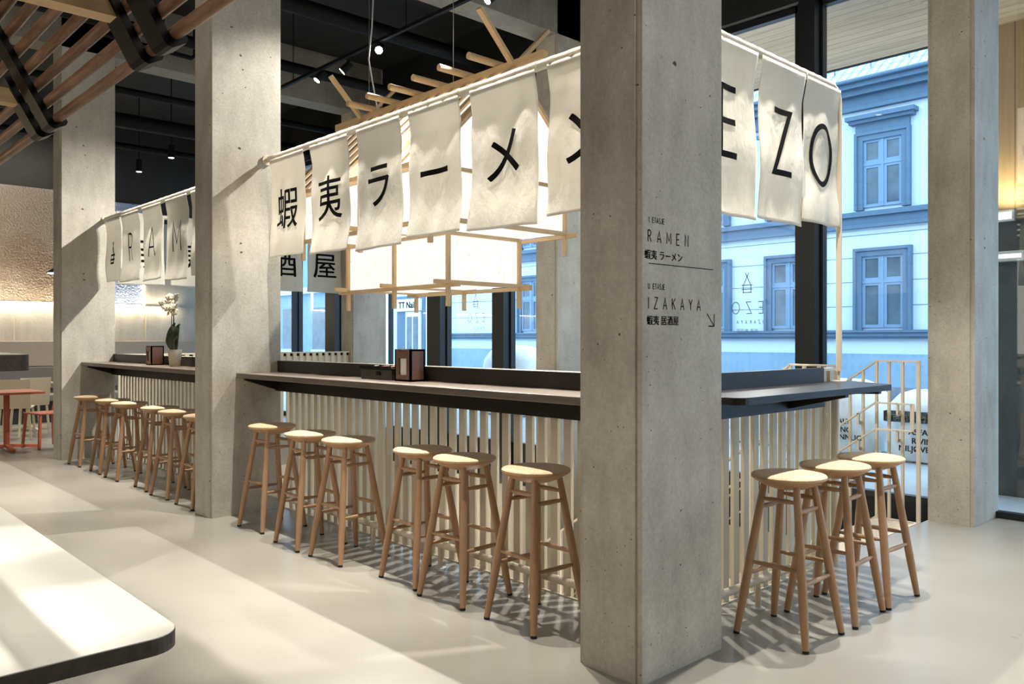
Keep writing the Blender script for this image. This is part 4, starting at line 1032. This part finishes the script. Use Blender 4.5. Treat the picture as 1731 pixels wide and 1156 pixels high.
# construction bags
def big_bag(c, w_, d, h, seed, label, prints):
    rnd = random.Random(seed); t = thing('big_bag', label, 'bag', c); x, y, z = c
    mb = MB(); n = 28; prof = [(0, .0, .82), (.0, .03, .93), (0, .3, 1.05), (0, .6, 1.04), (0, .82, .98), (0, .95, .80), (0, 1.02, .45), (0, 1.03, .05)]
    vs = []; fs = []
    for j, (_, hz, k) in enumerate(prof):
        for i in range(n):
            a = 2 * PI * i / n; ca, sa = math.cos(a), math.sin(a); p = 3.2
            r = (abs(ca) ** p + abs(sa) ** p) ** (-1 / p); w = 1 + .035 * math.sin(5 * a + seed + j) + rnd.uniform(-.012, .012)
            vs.append((x + ca * r * k * d / 2 * w, y + sa * r * k * w_ / 2 * w, z + hz * h + .03 * math.sin(3 * a + seed) * (hz > .7)))
    for j in range(len(prof) - 1):
        for i in range(n): i2 = (i + 1) % n; fs.append((j * n + i, j * n + i2, (j + 1) * n + i2, (j + 1) * n + i))
    fs += [tuple(range(n - 1, -1, -1)), tuple(range((len(prof) - 1) * n, len(prof) * n))]
    mb.add(vs, fs); mb.build('bag_body', 'bag', t, True)
    xf = x - d / 2 * 1.09 - .01
    for txt, size, du, dz, mat in prints:
        if mat == 'panel':
            B(xf - .004, xf + .03, y - w_ * .42, y + w_ * .42, z + dz - .07, z + dz + .07).build('print_panel', 'bag_dark', t)
            g = MB(); glyph_mesh(g, txt, size, lambda u, v: (xf - .014, y + du - u, z + dz + v), 0, 0, .004); g.build('bag_lettering', 'bag', t)
        else:
            g = MB(); glyph_mesh(g, txt, size, lambda u, v: (xf - .006, y + du - u, z + dz + v), 0, 0, .003); g.build('bag_lettering', mat, t)
    return t
big_bag((11.0, 3.90, GZ), .95, .9, .86, 2, 'white bulk bag with a dark band of print, next to the right column', [('Franzefoss', .19, .02, .58, 'panel'), ('ASFALT', .10, -.05, .40, 'bag_dark'), ('RIVING', .10, -.08, .29, 'bag_dark'), ('MILJØVENNLIG', .10, -.1, .18, 'bag_dark')])
big_bag((11.1, 5.06, GZ), .98, .9, .95, 5, 'white bulk bag with blue print behind the bent rod post', [('HM', .16, .28, .70, 'bag_blue'), ('ASFALT', .10, -.1, .46, 'bag_dark'), ('RIVING', .10, -.12, .35, 'bag_dark'), ('MILJØVENNLIG', .10, -.08, .24, 'bag_dark')])
big_bag((11.6, 12.2, GZ), 1.5, 1.2, 1.35, 8, 'pale covered bag outside, left of the bluish column by the sign column', [])
big_bag((11.2, 6.35, GZ), .95, .9, .85, 9, 'white bulk bag behind the short right counter', [])

# ------------------------------------------------------------------ world, camera, view
wd = bpy.data.worlds.new('overcast sky'); sc.world = wd; wd.use_nodes = True; nt = wd.node_tree; nt.nodes.clear()
wo = nt.nodes.new('ShaderNodeOutputWorld'); bg = nt.nodes.new('ShaderNodeBackground'); nt.links.new(bg.outputs[0], wo.inputs[0])
bg.inputs[0].default_value = (.52, .73, .97, 1); bg.inputs[1].default_value = 4.5
cam = bpy.data.cameras.new('camera'); co = bpy.data.objects.new('camera', cam); COL.objects.link(co)
co.location = (0, 0, 1.4); co.rotation_euler = (PI / 2, 0, math.radians(46.93 - 90))
cam.sensor_width = 36; cam.lens = 36 * 1375 / 1731; cam.shift_y = -5 / 1731; cam.clip_end = 300; cam.clip_start = .05
sc.camera = co
sc.view_settings.view_transform = 'Standard'; sc.view_settings.look = 'None'; sc.view_settings.gamma = 1; sc.view_settings.exposure = 0.0
sc.view_settings.use_curve_mapping = False
sc.cycles.use_denoising = True
sc.cycles.max_bounces = 10; sc.cycles.transparent_max_bounces = 16; sc.cycles.sample_clamp_indirect = 6; sc.cycles.caustics_reflective = False; sc.cycles.caustics_refractive = False
